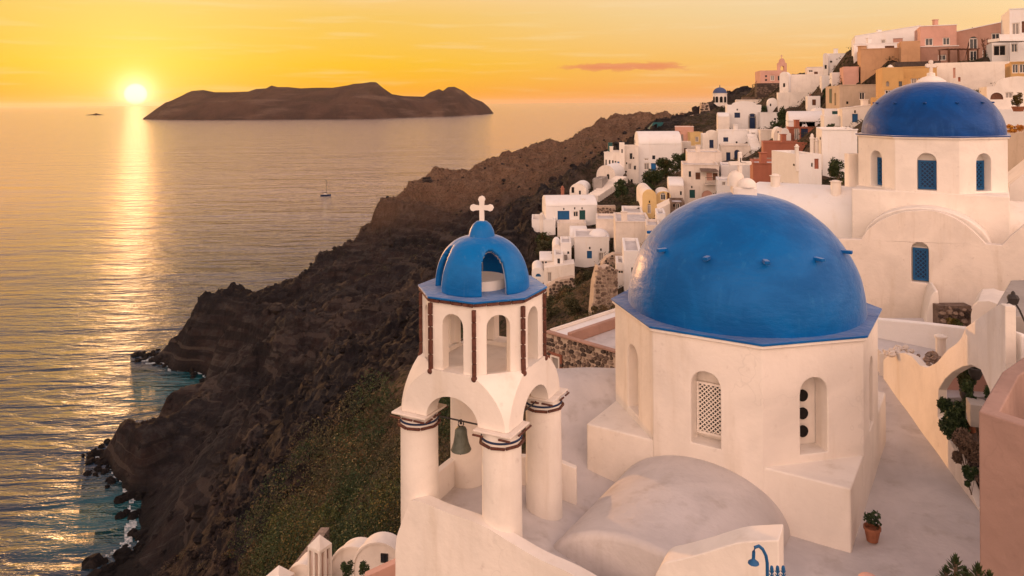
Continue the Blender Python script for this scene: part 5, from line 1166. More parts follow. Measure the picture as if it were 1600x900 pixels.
# ------------------------------------------------------------------ stone walls built of single stones
def stone_wall(label, M, w, h, t, sx, sz, mats=(STONE, STONE2, STONE3), seed=1, top=None, back=None, name='stone_wall', parent=None, cat='wall', holes=()):
    rg = random.Random(seed)
    tt = parent or thing(name, label, cat, M.translation)
    mb = MB(); mb.plate(rect(0, w, 0, h) if top is None else [(0, 0), (w, 0)] + [(q[0], q[1] * .95) for q in top], list(holes), M @ Matrix.Translation((0, .05, 0)), t); mb.build('mortar_core', MORTAR if back is None else back, tt, smooth=False)
    bufs = [MB() for _ in mats]; z = 0
    def topz(x):
        if top is None: return h
        tp_ = sorted(top); 
        return float(np.interp(x, [q[0] for q in tp_], [q[1] for q in tp_]))
    while z < h:
        hz = sz * rg.uniform(.7, 1.35); x = -sx * rg.random()
        while x < w:
            wx = sx * rg.uniform(.55, 1.6); cx, cz = x + wx / 2, z + hz / 2 + rg.uniform(-.22, .22) * sz
            inh = any(min(q[0] for q in hh) - .05 < cx < max(q[0] for q in hh) + .05 and min(q[1] for q in hh) - .05 < cz < max(q[1] for q in hh) + .05 for hh in holes)
            if cz + hz / 2 < topz(min(max(cx, 0), w)) + .02 and cx > 0 and cx < w and not inh:
                n = rg.choice((5, 6, 6, 7)); a0 = rg.random() * 6; pr = rg.uniform(.02, .10) * min(1, sx * 3)
                pts = []
                for i in range(n):
                    a = a0 + 2 * math.pi * i / n; q = 1 / max(abs(math.cos(a)), abs(math.sin(a))) ** .75
                    pts.append((cx + math.cos(a) * wx * .46 * q * rg.uniform(.8, 1.05), cz + math.sin(a) * hz * .46 * q * rg.uniform(.8, 1.05)))
                f = [M @ Vector((px * .8 + cx * .2, -pr, pz * .8 + cz * .2)) for px, pz in pts]; b_ = [M @ Vector((px, .06, pz)) for px, pz in pts]
                mb = bufs[rg.randrange(len(bufs))]; mb.add(b_ + f, [[n + i for i in range(n)]] + [[i, (i + 1) % n, n + (i + 1) % n, n + i] for i in range(n)])
            x += wx
        z += hz * .93
    for b_, m_ in zip(bufs, mats):
        if b_.v: b_.build('stonework', m_, tt, angle=25, kind='stuff')
    return tt
# stone house behind the bell tower
O = P(903, 600, 42); t = thing('stone_house', 'rough stone house with flat white roof terraces between the bell tower and the big church', 'house', O)
A_ = P(853, 526, 42.5); B_ = P(962, 545, 39.0); w = math.dist(A_.xy, B_.xy); ang = math.degrees(math.atan2(B_.y - A_.y, B_.x - A_.x)); zt = (A_.z + B_.z) / 2 
M = frame((A_.x, A_.y, zt - 3.4), ang)
wc = M.inverted() @ PP(868, 568, A_, Vector((math.sin(R(ang)), -math.cos(R(ang)), 0)))
hw, hh_ = .36, .46
stone_wall('', M, w, 3.4, .3, .30, .22, seed=4, parent=t, holes=[rect(wc.x - hw, wc.x + hw, wc.z - hh_, wc.z + hh_)])
mb = MB(); mb.plate(rect(-hw + .0, hw, -hh_, hh_), [rect(-hw + .12, hw - .12, -hh_ + .12, hh_ - .12)], M @ Matrix.Translation((wc.x, -.06, wc.z)), .2); fr = mb.build('window', WHITE, t, smooth=False)
mb = MB(); mb.plate(rect(-hw + .1, hw - .1, -hh_ + .1, hh_ - .1), [], M @ Matrix.Translation((wc.x, .06, wc.z)), .03); mb.build('pane', GREYR, fr, smooth=False)
mb = MB(); mb.plate(rect(-hw - .14, hw + .14, -hh_ - .14, hh_ + .14), [rect(-hw, hw, -hh_, hh_)], M @ Matrix.Translation((wc.x, -.085, wc.z)), .1); mb.build('brick_surround', REDBR, t, smooth=False)
def lb(xa, xb, ya, yb, za, zb, name, mat, bev=.03):
    b = MB(); b.quadbox([M @ Vector(v) for v in ((xa, ya, za), (xb, ya, za), (xb, yb, za), (xa, yb, za))], [M @ Vector(v) for v in ((xa, ya, zb), (xb, ya, zb), (xb, yb, zb), (xa, yb, zb))]); return b.build(name, mat, t, bevel=bev, seg=1)
lb(-.02, w, -.10, .25, 3.4, 3.52, 'coping', PINK); lb(0, w, .36, 6.6, -1, 3.02, 'roof_slab', ROOFW)
lb(0, 1.25, .36, 6.5, 3.03, 3.35, 'upper_roof', PALE); lb(1.28, 1.58, .36, 5.6, 3.03, 3.62, 'dividing_wall', PINK); lb(1.6, w, 5.3, 5.6, 3.03, 3.75, 'rear_wall', ROSE)
lb(-.0, .12, .3, 6.5, 3.36, 3.56, 'kerb', WHITE); lb(.13, 1.25, 6.3, 6.5, 3.36, 3.56, 'kerb', WHITE)
Mw = M @ Matrix.Translation((1.0, 8.6, 2.6))
stone_wall('low stone wall with a red brick coping behind the stone house', Mw, 3.8, 1.1, .4, .35, .25, seed=8, name='stone_wall')
mb = MB(); Mc = Mw @ Matrix.Translation((1.8, .2, 1.15)); mb.box((0, 0, 0), (3.6, .55, .12)); 
for i in range(len(mb.v)): mb.v[i] = Mc @ mb.v[i]
tag(mb.build('coping', REDBR), 'red brick coping on the low stone wall behind the stone house', 'coping')
# tall ruined stone buttress and the ruin by the far chapel
a = P(925, 500, 60); M = frame(a, 8); k = 60 / FPX
stone_wall('tall ruined stone retaining wall left of the blue awning house', M, 42 * k, 88 * k, 1.2, .34, .24, mats=(STONE, STONE2, STONE2), seed=12, top=[(42 * k, 78 * k), (30 * k, 86 * k), (18 * k, 84 * k), (12 * k, 87 * k), (5 * k, 60 * k), (0, 0.2)])
a = P(941, 418, 74); M = frame(a, 4); k = 74 / FPX
stone_wall('low rubble wall below the white cube house', M, 36 * k, 22 * k, 1.0, .4, .26, mats=(STONE, STONE2, STONE3), seed=13, top=[(36 * k, 20 * k), (20 * k, 22 * k), (8 * k, 16 * k), (0, 6 * k)])
a = P(1079, 195, 186); M = frame(a, 0); k = 186 / FPX
stone_wall('ruined stone wall and stump of a tower left of the far chapel', M, 34 * k, 36 * k, 2., .8, .5, seed=14, top=[(34 * k, 14 * k), (31 * k, 22 * k), (28 * k, 35 * k), (18 * k, 36 * k), (17 * k, 17 * k), (1, 16 * k), (0, 15 * k)])
a = P(1183, 156, 166); M = frame(a, -8); k = 166 / FPX
stone_wall('dark stone base below the pink skyline church', M, 38 * k, 26 * k, 3., .7, .45, mats=(STONE, STONE3, STONE), seed=15, back=STONE3)
a = P(858, 470, 76); M = frame(a, 10); k = 76 / FPX
stone_wall('dark stone wall under the lowest white houses', M, 42 * k, 36 * k, 1., .4, .3, mats=(STONE3, STONE, STONE3), seed=16, top=[(42 * k, 36 * k), (20 * k, 34 * k), (0, 24 * k)])
a = P(934, 338, 104); M = frame(a, 0); k = 104 / FPX
stone_wall('brown stone wall right of the wide house with the blue double door', M, 28 * k, 16 * k, 1., .4, .3, mats=(STONE, STONE, STONE2), seed=17)
# pergola on the red brown house, bare vine trunks
c = P(1482, 98, 97); t = thing('pergola', 'timber pergola with bare vines in front of the red brown house', 'pergola', c)
for q in range(4):
    for yy in (0, 2): 
        mb = MB(); mb.box(c + Vector((q * 1.25, yy, .8)), (.14, .14, 1.8)); mb.build('post', BROWN, t, smooth=False)
for q in range(9): mb = MB(); mb.box(c + Vector((q * .5 - .1, 1, 1.78)), (.08, 2.4, .1)); mb.build('beam', BROWN, t, smooth=False)
rg = random.Random(3)
for q, px in enumerate((1537, 1543, 1549)):
    c = P(px, 98, 95); t = thing('bare_tree', ['bare brown tree right of the timber pergola, leftmost of three', 'bare brown tree between two others right of the pergola', 'bare brown tree nearest the balcony, right of the pergola'][q], 'tree', c, 'bare trees by the pergola')
    mb = MB(); mb.tube([c, c + Vector((.1, 0, 1.6)), c + Vector((-.2 + .2 * q, 0, 3.0))], .11, 6, .05); mb.build('trunk', BROWN, t)
    mb = MB()
    for j in range(14):
        a = c + Vector((rg.uniform(-.2, .2), 0, rg.uniform(1, 2.8))); mb.tube([a, a + Vector((rg.uniform(-.6, .6), rg.uniform(-.5, .5), rg.uniform(.1, .7)))], .04, 4, .015)
    mb.build('limbs', BROWN, t)

# ------------------------------------------------------------------ trees and shrubs of the village
B_L = [
 ('big dark evergreen shrub bank below the large vaulted house, upper part', 1045, 262, 50, 34, 118, LEAF2), ('dark evergreen shrub bank sloping down left of the pink balcony house', 1022, 283, 46, 40, 114, LEAF2),
 ('dark green bush bank right of the blue door of the large vaulted house', 1062, 250, 34, 22, 122, LEAF2), ('long dark bush bank above the yellow vaulted house', 1006, 296, 34, 26, 108, LEAFD), ('round dark bush under the long stairway', 971, 294, 26, 32, 112, LEAFD), ('low scrub between the stairway and the yellow vaulted house', 985, 316, 44, 24, 106, SCRUB), ('lower scrub patch above the low white roof terrace', 978, 330, 30, 20, 100, SCRUB), ('olive bush right of the low scrub', 1008, 308, 30, 26, 104, LEAF2),
 ('green bush left below the wide white house', 850, 369, 26, 22, 100, LEAF2), ('second green bush below the terrace wall of the wide house', 868, 376, 26, 18, 97, LEAF2), ('scrub on the rocks left of the stepped white house', 848, 388, 30, 24, 98, SCRUB),
 ('dark green tree below the miniature chapel', 1226, 182, 26, 34, 118, LEAF2), ('lower dark tree left of the white barrel vault', 1216, 196, 22, 18, 110, LEAF2), ('brown green shrub below the rounded church gable', 1272, 158, 34, 16, 118, SCRUB), ('dark cypress beside the tan house', 1289, 146, 8, 26, 112, LEAFD),
 ('small dark conifer beside the arched porch house', 1193, 170, 8, 14, 136, LEAFD), ('shrub between the blank house and the second drum', 1311, 265, 34, 36, 47, LEAF2), ('yellow green low shrub at the foot of the second drum', 1318, 284, 20, 10, 42, LEAF), 
 ('dark scrub on the ridge left of the round chapel', 1108, 183, 30, 18, 182, SCRUB), ('dark scrub right of the round chapel', 1145, 172, 26, 12, 186, SCRUB), ('scrub by the low white wall with the grey gate', 1078, 243, 30, 10, 134, LEAF2),
 ('grey green bushes below the lowest village houses', 878, 462, 52, 44, 74, SCRUB), ('brown green bushes left of the ruined stone wall', 912, 440, 34, 44, 72, SCRUB), ('dark bushes just right of the bell tower dome', 868, 492, 40, 36, 66, SCRUB), ('dark bushes above the stone house', 900, 478, 44, 30, 62, SCRUB),
 ('scrub at the foot of the ruined stone wall', 938, 486, 36, 20, 56, SCRUB), ('planter green on the low house with the wide dark window', 1298, 196, 12, 8, 76, LEAFD), ('scrub patch in the middle of the slope below the stone wall', 955, 345, 26, 12, 100, SCRUB)]
for i, (lb_, px, py, w, h, Y, mt) in enumerate(B_L): bush('shrub' if 'tree' not in lb_ and 'cypress' not in lb_ and 'conifer' not in lb_ else 'tree', lb_, 'shrub' if 'tree' not in lb_ else 'tree', px, py, w, h, Y, mt, 20 + i)
bush('conifer', 'small rusty brown conifer in a tub at the right edge of the photo', 'tree', 1591, 153, 15, 32, 54, LEAFR, 77, tall=True)
bush('flower_bed', 'orange flowers on the terrace right of the second dome', 'flowers', 1582, 201, 30, 14, 50, LEAFO, 78)
c = P(1591, 172, 54); mb = MB(); mb.lathe([(.30, -.1), (.42, .22), (.44, .26), (.36, .26), (.3, .1), (.01, .1)], c, 16); tag(mb.build('tub', POT), 'terracotta tub under the rusty conifer', 'pot')

# ------------------------------------------------------------------ scrub over the slope (nobody could count it)
def project(x, y, z):
    a = x / y * FPX; b = (CZ - z) / y * FPX
    return HX + a * cr + b * sr, HY - a * sr + b * cr
rs = np.random.RandomState(21)
def scatter(name, label, n, ylo, yhi, ulo, uhi, poly, rad, per, leaf, mats, seed, accept=None, flat=.7, rnd=.10):
    y = np.exp(rs.uniform(math.log(ylo), math.log(yhi), n)); u = rs.uniform(ulo, uhi, n); x = u * y; z = surf(x, y)
    px, py = project(x, y, z)
    ok = np.ones(n, bool)
    if poly is not None:
        pp = np.array(poly); ins = np.zeros(n, bool); j = len(pp) - 1
        for i in range(len(pp)):
            c = ((pp[i, 1] > py) != (pp[j, 1] > py)) & (px < (pp[j, 0] - pp[i, 0]) * (py - pp[i, 1]) / (pp[j, 1] - pp[i, 1] + 1e-9) + pp[i, 0]); ins ^= c; j = i
        ok &= ins
    if accept is not None: ok &= accept(x, y, z)
    x, y, z = x[ok], y[ok], z[ok]; nb = perlin(x * .11 + seed, y * .11, z * .05) + rs.normal(size=len(x)) * rnd
    q = np.digitize(nb, np.linspace(-.14, .24, len(mats))[:-1] if len(mats) > 1 else [])
    for k, mt in enumerate(mats):
        s_ = q == k; m_ = int(s_.sum())
        if not m_: continue
        r = rad * rs.uniform(.5, 1.5, m_) * (y[s_] / 60) ** .5
        C = np.stack([x[s_], y[s_], z[s_] + r * .25], 1).repeat(per, 0); rr = r.repeat(per)
        d = rs.normal(size=(len(C), 3)); d /= np.linalg.norm(d, axis=1)[:, None]; d[:, 2] = np.abs(d[:, 2]) * flat - .15
        C = C + d * (rr * rs.uniform(.35, 1, len(C)) ** .5)[:, None]
        sz = leaf * (y[s_].repeat(per) / 60) ** .8
        o = bpy.data.objects.new(name, leaf_mesh(name, C, sz, mt, rs, 2.0 if mt is not TWIG else 7.)); COL.objects.link(o); struct(o, 'stuff', label)
poly = [(330, 905), (345, 878), (400, 830), (440, 790), (470, 765), (485, 730), (500, 705), (530, 690), (548, 660), (580, 625), (620, 600), (650, 590), (700, 570), (770, 570), (780, 905)]
scatter('undergrowth', 'thick green and rusty undergrowth on the slope below the bell tower', 7000, 24, 108, -.42, 0., poly, .55, 46, .17, [LEAFD, LEAF2, SCRUB, LEAFD, LEAFR, TWIG], 3., accept=lambda x, y, z: perlin(x * .16, y * .16, z * 0 + 2) > -.06)
poly2 = [(220, 905), (300, 860), (380, 800), (440, 740), (480, 700), (520, 640), (600, 590), (650, 600), (600, 700), (450, 830), (360, 905)]
scatter('undergrowth', 'separate rounded bushes standing out of the undergrowth below the bell tower', 520, 24, 100, -.42, 0., poly, 2.1, 1050, .16, [LEAFD, LEAF, LEAFD, LEAF2, LEAFR, LEAF, SCRUB], 6., flat=1.6, rnd=.4, accept=lambda x, y, z: perlin(x * .16, y * .16, z * 0 + 2) > -.03)
scatter('undergrowth', 'sparse dry tufts on the lower cliff slope', 1300, 55, 150, -.5, -.1, poly2, .45, 22, .14, [SCRUB, TWIG], 9.)
scatter('undergrowth', 'dry scrub between the houses of the village slope', 5200, 46, 200, .02, .75, None, .42, 20, .13, [SCRUB, LEAF2, SCRUB], 5., accept=lambda x, y, z: (vmask(x, y) > .6) & (y > 44))
scatter('undergrowth', 'dark dots of scrub on the dry headland', 3600, 215, 390, -.25, .3, None, .34, 12, .075, [SCRUB, SCRUB], 15., accept=lambda x, y, z: (z > 18) & (perlin(x * .03, y * .03, z * 0) > -.1))

# ------------------------------------------------------------------ loose rocks along the water line and on the cliff
rb = MB(); rg = random.Random(9)
def boulder(c, r, seed):
    rnd = random.Random(seed); vs = []; 
    for a in range(-1, 2):
        n = 6 if a == 0 else 4
        for i in range(n):
            t = 2 * math.pi * i / n + a * .4; q = r * rnd.uniform(.7, 1.2) * (1 if a == 0 else .55); vs.append(c + Vector((q * math.cos(t), q * math.sin(t), a * r * rnd.uniform(.45, .8))))
    fs = [[3, 2, 1, 0], [10, 11, 12, 13]]
    lo, mi, hi = list(range(4)), list(range(4, 10)), list(range(10, 14))
    for A_, B_ in ((lo, mi), (mi, hi)):
        na_, nb_ = len(A_), len(B_); i = j = 0
        while i < na_ or j < nb_:
            if j * na_ <= i * nb_ and j < nb_: fs.append([A_[i % na_], B_[(j + 1) % nb_], B_[j % nb_]][::-1]); j += 1
            elif i < na_: fs.append([A_[i % na_], A_[(i + 1) % na_], B_[j % nb_]]); i += 1
            else: fs.append([A_[i % na_], B_[(j + 1) % nb_], B_[j % nb_]][::-1]); j += 1
    rb.add(vs, fs)
cl = coast + coast2 + [(232, 556), (226, 553), (262, 566), (278, 560), (172, 700), (160, 708), (158, 728)]
for (px, py) in cl:
    c = PZ(px, py, 0)
    for q in range(14): boulder(c + Vector((rg.gauss(0, 1.8), rg.gauss(0, 1.8), rg.uniform(-.5, .3))), rg.uniform(.3, 1.1) * (1 + (rg.random() < .1)), rg.random())
o = rb.build('shore_rocks', ROCK, angle=20, kind='stuff')
rb = MB(); n = 0
while n < 1000:
    y = math.exp(rg.uniform(math.log(70), math.log(340))); x = rg.uniform(-.52, .2) * y
    z = float(surf(np.array([x]), np.array([y]))[0])
    if z < .5 or vmask(x, y) > .5: n += .2; continue
    boulder(Vector((x, y, z)), rg.uniform(.25, .95) * (1 + (rg.random() < .04) * 1.8), rg.random()); n += 1
rb.build('loose_rocks', ROCK, angle=20, kind='stuff')

# ------------------------------------------------------------------ lower chapels at the bottom left
Yb = 30
c = P(500, 905, Yb); t = thing('pointed_turret', 'white turret with a pyramid cap and recessed slots, bottom left of the photo', 'turret', c)
M = frame(c, -32); w = .33; zt = P(500, 851, Yb).z - c.z; zp = P(500, 835, Yb).z - c.z
mb = MB()
for q in range(4):
    Mq = M @ Matrix.Rotation(R(90 * q), 4, 'Z') @ Matrix.Translation((-w, -w, 0))
    mb.plate(rect(0, 2 * w, -2.5, zt), [rect(.09, .27, -.6, zt - .12), rect(.39, .57, -.6, zt - .12)], Mq, .12, rim=False)
mb.build('shaft', WHITE, t, smooth=False)
mb = MB(); Mi_ = M @ Matrix.Rotation(0, 4, 'Z'); b = w - .12; mb.quadbox([Mi_ @ Vector(v) for v in ((-b, -b, -2.4), (b, -b, -2.4), (b, b, -2.4), (-b, b, -2.4))], [Mi_ @ Vector(v) for v in ((-b, -b, zt - .02), (b, -b, zt - .02), (b, b, zt - .02), (-b, b, zt - .02))]); mb.build('slot_back', ROSE, t, smooth=False)
mb = MB(); mb.add([M @ Vector(v) for v in ((-w, -w, zt), (w, -w, zt), (w, w, zt), (-w, w, zt), (0, 0, zp))], [[0, 1, 4], [1, 2, 4], [2, 3, 4], [3, 0, 4], [3, 2, 1, 0]]); mb.build('pyramid_cap', WHITE, t, smooth=False)
c = P(436, 905, Yb); M = frame(c, -30); w = .42; zp = P(436, 883, Yb).z - c.z
mb = MB(); zt = zp - .42; mb.add([M @ Vector(v) for v in ((-w, -w, -3), (w, -w, -3), (w, w, -3), (-w, w, -3), (-w, -w, zt), (w, -w, zt), (w, w, zt), (-w, w, zt), (0, 0, zp))], [[0, 1, 5, 4], [1, 2, 6, 5], [2, 3, 7, 6], [3, 0, 4, 7], [4, 5, 8], [5, 6, 8], [6, 7, 8], [7, 4, 8], [3, 2, 1, 0]])
tag(mb.build('pointed_turret', WHITE, smooth=False), 'lower pyramid topped white block at the very bottom left', 'turret')
def vault_house(label, px, py, w_px, Y, yaw, ln, win=None, mat=ROSE):
    c = P(px, py, Y); r = w_px / 2 / FPX * Y; t = thing('vaulted_chapel', label, 'chapel', (c.x, c.y, c.z - r)); M = frame((c.x, c.y, c.z - r), yaw)
    mb = MB(); mb.vault(M @ Matrix.Translation((0, .2, 0)), r * .93, ln, r * .93, 4, 28); mb.build('vaulted_roof', WHITE, t, angle=50)
    mb = MB(); N = 28; outer = [(-r, -4), (r, -4)] + [(r * math.cos(math.pi * i / N), r * math.sin(math.pi * i / N)) for i in range(N + 1)]
    rr = r * .93; inner = [(-rr, -3.9), (rr, -3.9)] + [(rr * math.cos(math.pi * i / N), rr * math.sin(math.pi * i / N)) for i in range(N + 1)]
    mb.plate(outer, [inner], M @ Matrix.Translation((0, -.06, 0)), .24); mb.build('arch_rim', WHITE, t, angle=40)
    mb = MB(); mb.plate(inner, [], M @ Matrix.Translation((0, .0, 0)), .12); mb.build('front_wall', mat, t, smooth=False)
    if win:
        f = MB(); f.plate(rect(-.14, .14, 0, .34), [rect(-.12 + .0, -.01, .02, .32), rect(.01, .12, .02, .32)], M @ Matrix.Translation((win[0], -.05, win[1])), .05); fo = f.build('window', IRON, t, smooth=False)
        g = MB(); g.plate(rect(-.12, .12, .02, .32), [], M @ Matrix.Translation((win[0], -.02, win[1])), .02); g.build('pane', GLASS, fo, smooth=False)
vault_house('low white vaulted chapel right of the pointed turret, with a blank front', 556, 853, 96, 31, -14, .6, mat=WHITE)
vault_house('white vaulted chapel with a small grilled window beside the long parapet wall', 592, 846, 86, 29, -8, .6, (.22, .28), WHITE)
vault_house('striped white vault left of the pointed turret', 474, 880, 60, 30.5, -14, .8, mat=WHITE)
wall_profile('roof_parapet', 'pink topped parapet slanting up toward the long parapet wall, bottom left', [(0, 0), (2.6, .9)], frame(P(570, 902, 24.5), 10), .3, ROSE, z0=-5, bevel=.02, cat='parapet')
for i, (px, py, w_, lbl) in enumerate(((539, 888, 26, 'small round green bush in front of the pointed turret chapels'), (568, 889, 18, 'tiny bush beside the pink topped parapet'))):
    bush('shrub', lbl, 'shrub', px, py, w_, 22, 27, LEAFD, 50 + i, leaf=.075)
# path with steps up the slope behind the turret, small ruin on the slope
stair('narrow stone path climbing the shrub slope behind the pointed turret', P(458, 893, 38), P(508, 826, 44), 22, .5, STONE2)
a = P(486, 738, 88); k = 88 / FPX
stone_wall('small ruined stone hut on the shrub slope, lower wall', frame(a, 20), 30 * k, 26 * k, .5, .5, .35, seed=31, top=[(30 * k, 10 * k), (20 * k, 26 * k), (8 * k, 22 * k), (0, 12 * k)], name='ruin')
a = P(508, 706, 90)
stone_wall('upper ruined wall with pink render on the shrub slope', frame(a, 0), 42 * k, 22 * k, .5, .5, .35, mats=(STONE2, STONE2, STONE), seed=32, top=[(42 * k, 20 * k), (20 * k, 14 * k), (12 * k, 4 * k), (6 * k, 18 * k), (0, 16 * k)], name='ruin', back=ROSE)

# ------------------------------------------------------------------ sailing boat
c = PZ(509, 306, 0); t = thing('sailing_boat', 'dark sailing boat with bare mast, alone on the sea left of the bell tower', 'boat', c)
mb = MB(); L_, B_ = 4.2, 1.2; st_ = []
for q in range(9):
    f = q / 8; x = -L_ + 2 * L_ * f; w = B_ * (1 - abs(2 * f - .85) ** 2.6 * .8) if f < .98 else .05; w = max(w, .05)
    st_.append([(x, -w, 1.0 + .25 * f), (x, -w * .7, .1), (x, 0, -.5), (x, w * .7, .1), (x, w, 1.0 + .25 * f)])
vs = [c + Matrix.Rotation(R(8), 3, 'Z') @ Vector(p) for s_ in st_ for p in s_]
fs = [[5 * i + j, 5 * i + j + 1, 5 * i + 6 + j, 5 * i + 5 + j] for i in range(8) for j in range(4)] + [[5 * i + 4, 5 * i, 5 * i + 5, 5 * i + 9] for i in range(8)] + [[0, 1, 2, 3, 4], [44, 43, 42, 41, 40]]
mb.add(vs, fs); mb.build('hull', NAVY, t)
mb = MB(); mb.box(c + Vector((-.3, 0, 1.45)), (2.6, 1.3, .6)); mb.build('cabin', WHITE2, t, bevel=.1)
mb = MB(); mb.tube([c + Vector((.4, 0, 1)), c + Vector((.4, 0, 13.4))], .24, 6, .14); mb.build('mast', IRON, t)
mb = MB(); mb.tube([c + Vector((.4, 0, 2.6)), c + Vector((-3.2, 0, 2.7))], .2, 6); mb.build('boom', IRON, t)
mb = MB(); mb.tube([c + Vector((4.1, 0.4, 1.3)), c + Vector((.4, 0, 13.2))], .04, 4); mb.tube([c + Vector((-4.0, -.5, 1.1)), c + Vector((.4, 0, 13.2))], .04, 4); mb.build('stay', IRON, t)
mb = MB(); mb.tube([c + Vector((3.9, .5, 1.2)), c + Vector((3.95, .5, 5.2))], .07, 5); mb.build('flag_pole', IRON, t)

# ------------------------------------------------------------------ right side: lane wall, garden, courtyard walls
WA = -102.8; WO = Vector((12.75, 26.0, 0)); MW = frame(WO, WA); WN = Vector((-math.cos(R(WA + 90)), -math.sin(R(WA + 90)), 0))
def wl(px, py): p = MW.inverted() @ PP(px, py, WO, WN); return (p.x, p.z)
top = [wl(*q) for q in [(1380, 562), (1386, 556), (1400, 552), (1412, 551), (1424, 556), (1436, 570), (1447, 574), (1462, 567), (1480, 546), (1494, 536), (1502, 526), (1508, 511), (1528, 497), (1552, 480), (1563, 474), (1570, 478)]]
hole = [(5.6, 66.38), (6.6, 66.12), (7.3, 65.88), (8.4, 65.42), (9.5, 65.38), (9.5, 67.9), (9.2, 68.45), (8.7, 68.72), (8.1, 68.62), (7.5, 68.38), (6.8, 68.0), (6.2, 67.6), (5.7, 67.15)]
mb = MB(); outer = [(top[0][0], 62), (top[-1][0], 62)] + top[::-1]; mb.plate(outer, [hole], MW, .22)
lw = thing('lane_wall', 'curved white wall rising to the right along the lane, with an opening full of plants', 'wall', (WO.x, WO.y, 65)); mb.build('wall', WHITE, lw, bevel=.025, seg=1)
# wall end facing the camera, flat grey roof and street lamp
e = MW @ Vector((top[-1][0], 0, 0)); 
mb = MB(); pa = Vector((e.x, e.y, 0)); mb.plate([(0, 60), (4, 60), (4, 68.6), (0, 69.95)], [], frame((pa.x + .38, pa.y + .05, 0), -4), .3); tag(mb.build('courtyard_wall', PALE, bevel=.05), 'grey white wall turning right at the end of the lane wall, under the lamp', 'wall')
a = P(1562, 492, 20.5); mb = MB(); mb.quadbox([a + Vector(v) for v in ((-.25, 0, -7), (5, -.9, -7), (8.5, 4, -7), (2.6, 3.5, -7))], [a + Vector(v) for v in ((-.25, 0, 0), (5, -.9, 0), (8.5, 4, .1), (2.6, 3.5, .1))]); tag(mb.build('roof_slab', GREYR, bevel=.04), 'flat grey roof slab behind the end of the lane wall, right edge', 'roof')
c = P(1583, 468, 17.5); t = thing('street_lamp', 'black iron lamp leaning over the wall at the right edge of the photo', 'lamp', c)
mb = MB(); mb.tube([c + Vector((.35, 0, -.7)), c + Vector((.15, 0, -.25)), c + Vector((0, 0, 0))], .022, 8); mb.tube([c + Vector((-.22, 0, -.16)), c + Vector((-.1, 0, -.06)), c], .014, 6); mb.build('bracket', IRON, t)
mb = MB(); mb.lathe([(.03, -.12), (.10, -.08), (.13, .04), (.10, .10), (.05, .12), (.04, .17), (.01, .20)], c, 8); mb.build('lantern', IRON, t, smooth=False)
# garden seen through the opening
g0 = MW @ Vector((0, 0, 0))
p = P(1484, 640, 22.6); mb = MB(); mb.plate(rect(-.7, 2.4, 60, p.z + 1.0), [], frame((p.x + .6, p.y + .4, 0), -14), .3); tag(mb.build('garden_wall', ROSE), 'pinkish wall behind the plants in the lane wall opening', 'wall')
gb = MB(); gb.prism([(11.05, 14.5), (15, 14), (16, 22), (12.6, 22)], 62, 66.2); struct(gb.build('garden_bed', STONE3))
a_ = PZ(1488, 700, 66.6); 
a0 = MW @ Vector((wl(1486, 692)[0], .0, 0)); b0_ = MW @ Vector((wl(1540, 850)[0], .0, 0)); L_ = (b0_ - a0).length
stone_wall('rubble stone retaining wall below the plants beside the lane', frame((a0.x + .26, a0.y, 63.8), WA), L_, 3.0, .3, .17, .12, mats=(STONE, STONE3, STONE3), seed=41, top=[(L_, 1.4), (L_ * .5, 2.4), (0, 3.0)], back=STONE3)
for i, (px, py, w, h, Y, mt, lbl) in enumerate([(1500, 652, 64, 60, 19.3, LEAFD, 'bushy dark plant in the lower left of the lane wall opening'), (1513, 590, 30, 44, 19.8, LEAF2, 'leafy plant reaching over the top of the lane wall opening'), (1530, 632, 48, 86, 18.9, LEAFD, 'tangled dark creeper at the right of the lane wall opening'),
                                               (1510, 700, 40, 64, 18.0, TWIG, 'dry twiggy plant above the rubble wall'), (1518, 742, 20, 50, 17.2, LEAFD, 'small weeds hanging down beside the pink house')]):
    bush('plant', lbl, 'plant', px, py, w, h, Y, mt, 60 + i, leaf=.085, dens=2.4)
for i, (px, py, w, lbl) in enumerate(((1524, 582, .16, 'round dark pot on the edge of the lane wall opening'), (1510, 617, .15, 'dark pot half hidden among the plants of the opening'), (1517, 664, .17, 'lower pot at the foot of the bushy plant'))):
    c = P(px, py, 19.2); mb = MB(); mb.lathe([(w * .6, -w), (w, -w * .1), (w * 1.02, w * .5), (w * 1.12, w * .55), (w * 1.12, w * .75), (w * .85, w * .75), (w * .8, w * .3), (.01, w * .3)], c, 20); tag(mb.build('plant_pot', IRON if i < 2 else POT, angle=50), lbl, 'pot')
mb = MB(); c = P(1527, 645, 18.6); mb.box(c, (.40, .5, .55), Matrix.Rotation(R(-20), 3, 'Z')); tag(mb.build('planter_block', GREYR, bevel=.02), 'pale grey planter block between the plants and the pink house', 'planter')
# courtyard beyond the lane: long low wall, post, rubble, weedy pit
def camwall(label, pts, Y0, Y1, t, mat=WHITE, zb=62, name='courtyard_wall', bevel=.05, cat='wall', hole=None):
    """free wall standing between distances Y0 (left end) and Y1 (right end), top line given in pixels"""
    a = P(pts[0][0], pts[0][1], Y0); b = P(pts[-1][0], pts[-1][1], Y1); ang = math.degrees(math.atan2(b.y - a.y, b.x - a.x)); M = frame((a.x, a.y, 0), ang); n = Vector((math.sin(R(ang)), -math.cos(R(ang)), 0))
    q = []
    for px, py in pts: v = M.inverted() @ PP(px, py, a, n); q.append((v.x, v.z))
    mb = MB(); mb.plate([(q[0][0], zb), (q[-1][0], zb)] + q[::-1], [], M, t); return tag(mb.build(name, mat, bevel=bevel, seg=3), label, cat)
camwall('long low white wall below the gable window of the second church', [(1340, 495), (1376, 499), (1440, 505), (1510, 513), (1545, 516)], 28.5, 25.5, .3, PALE)
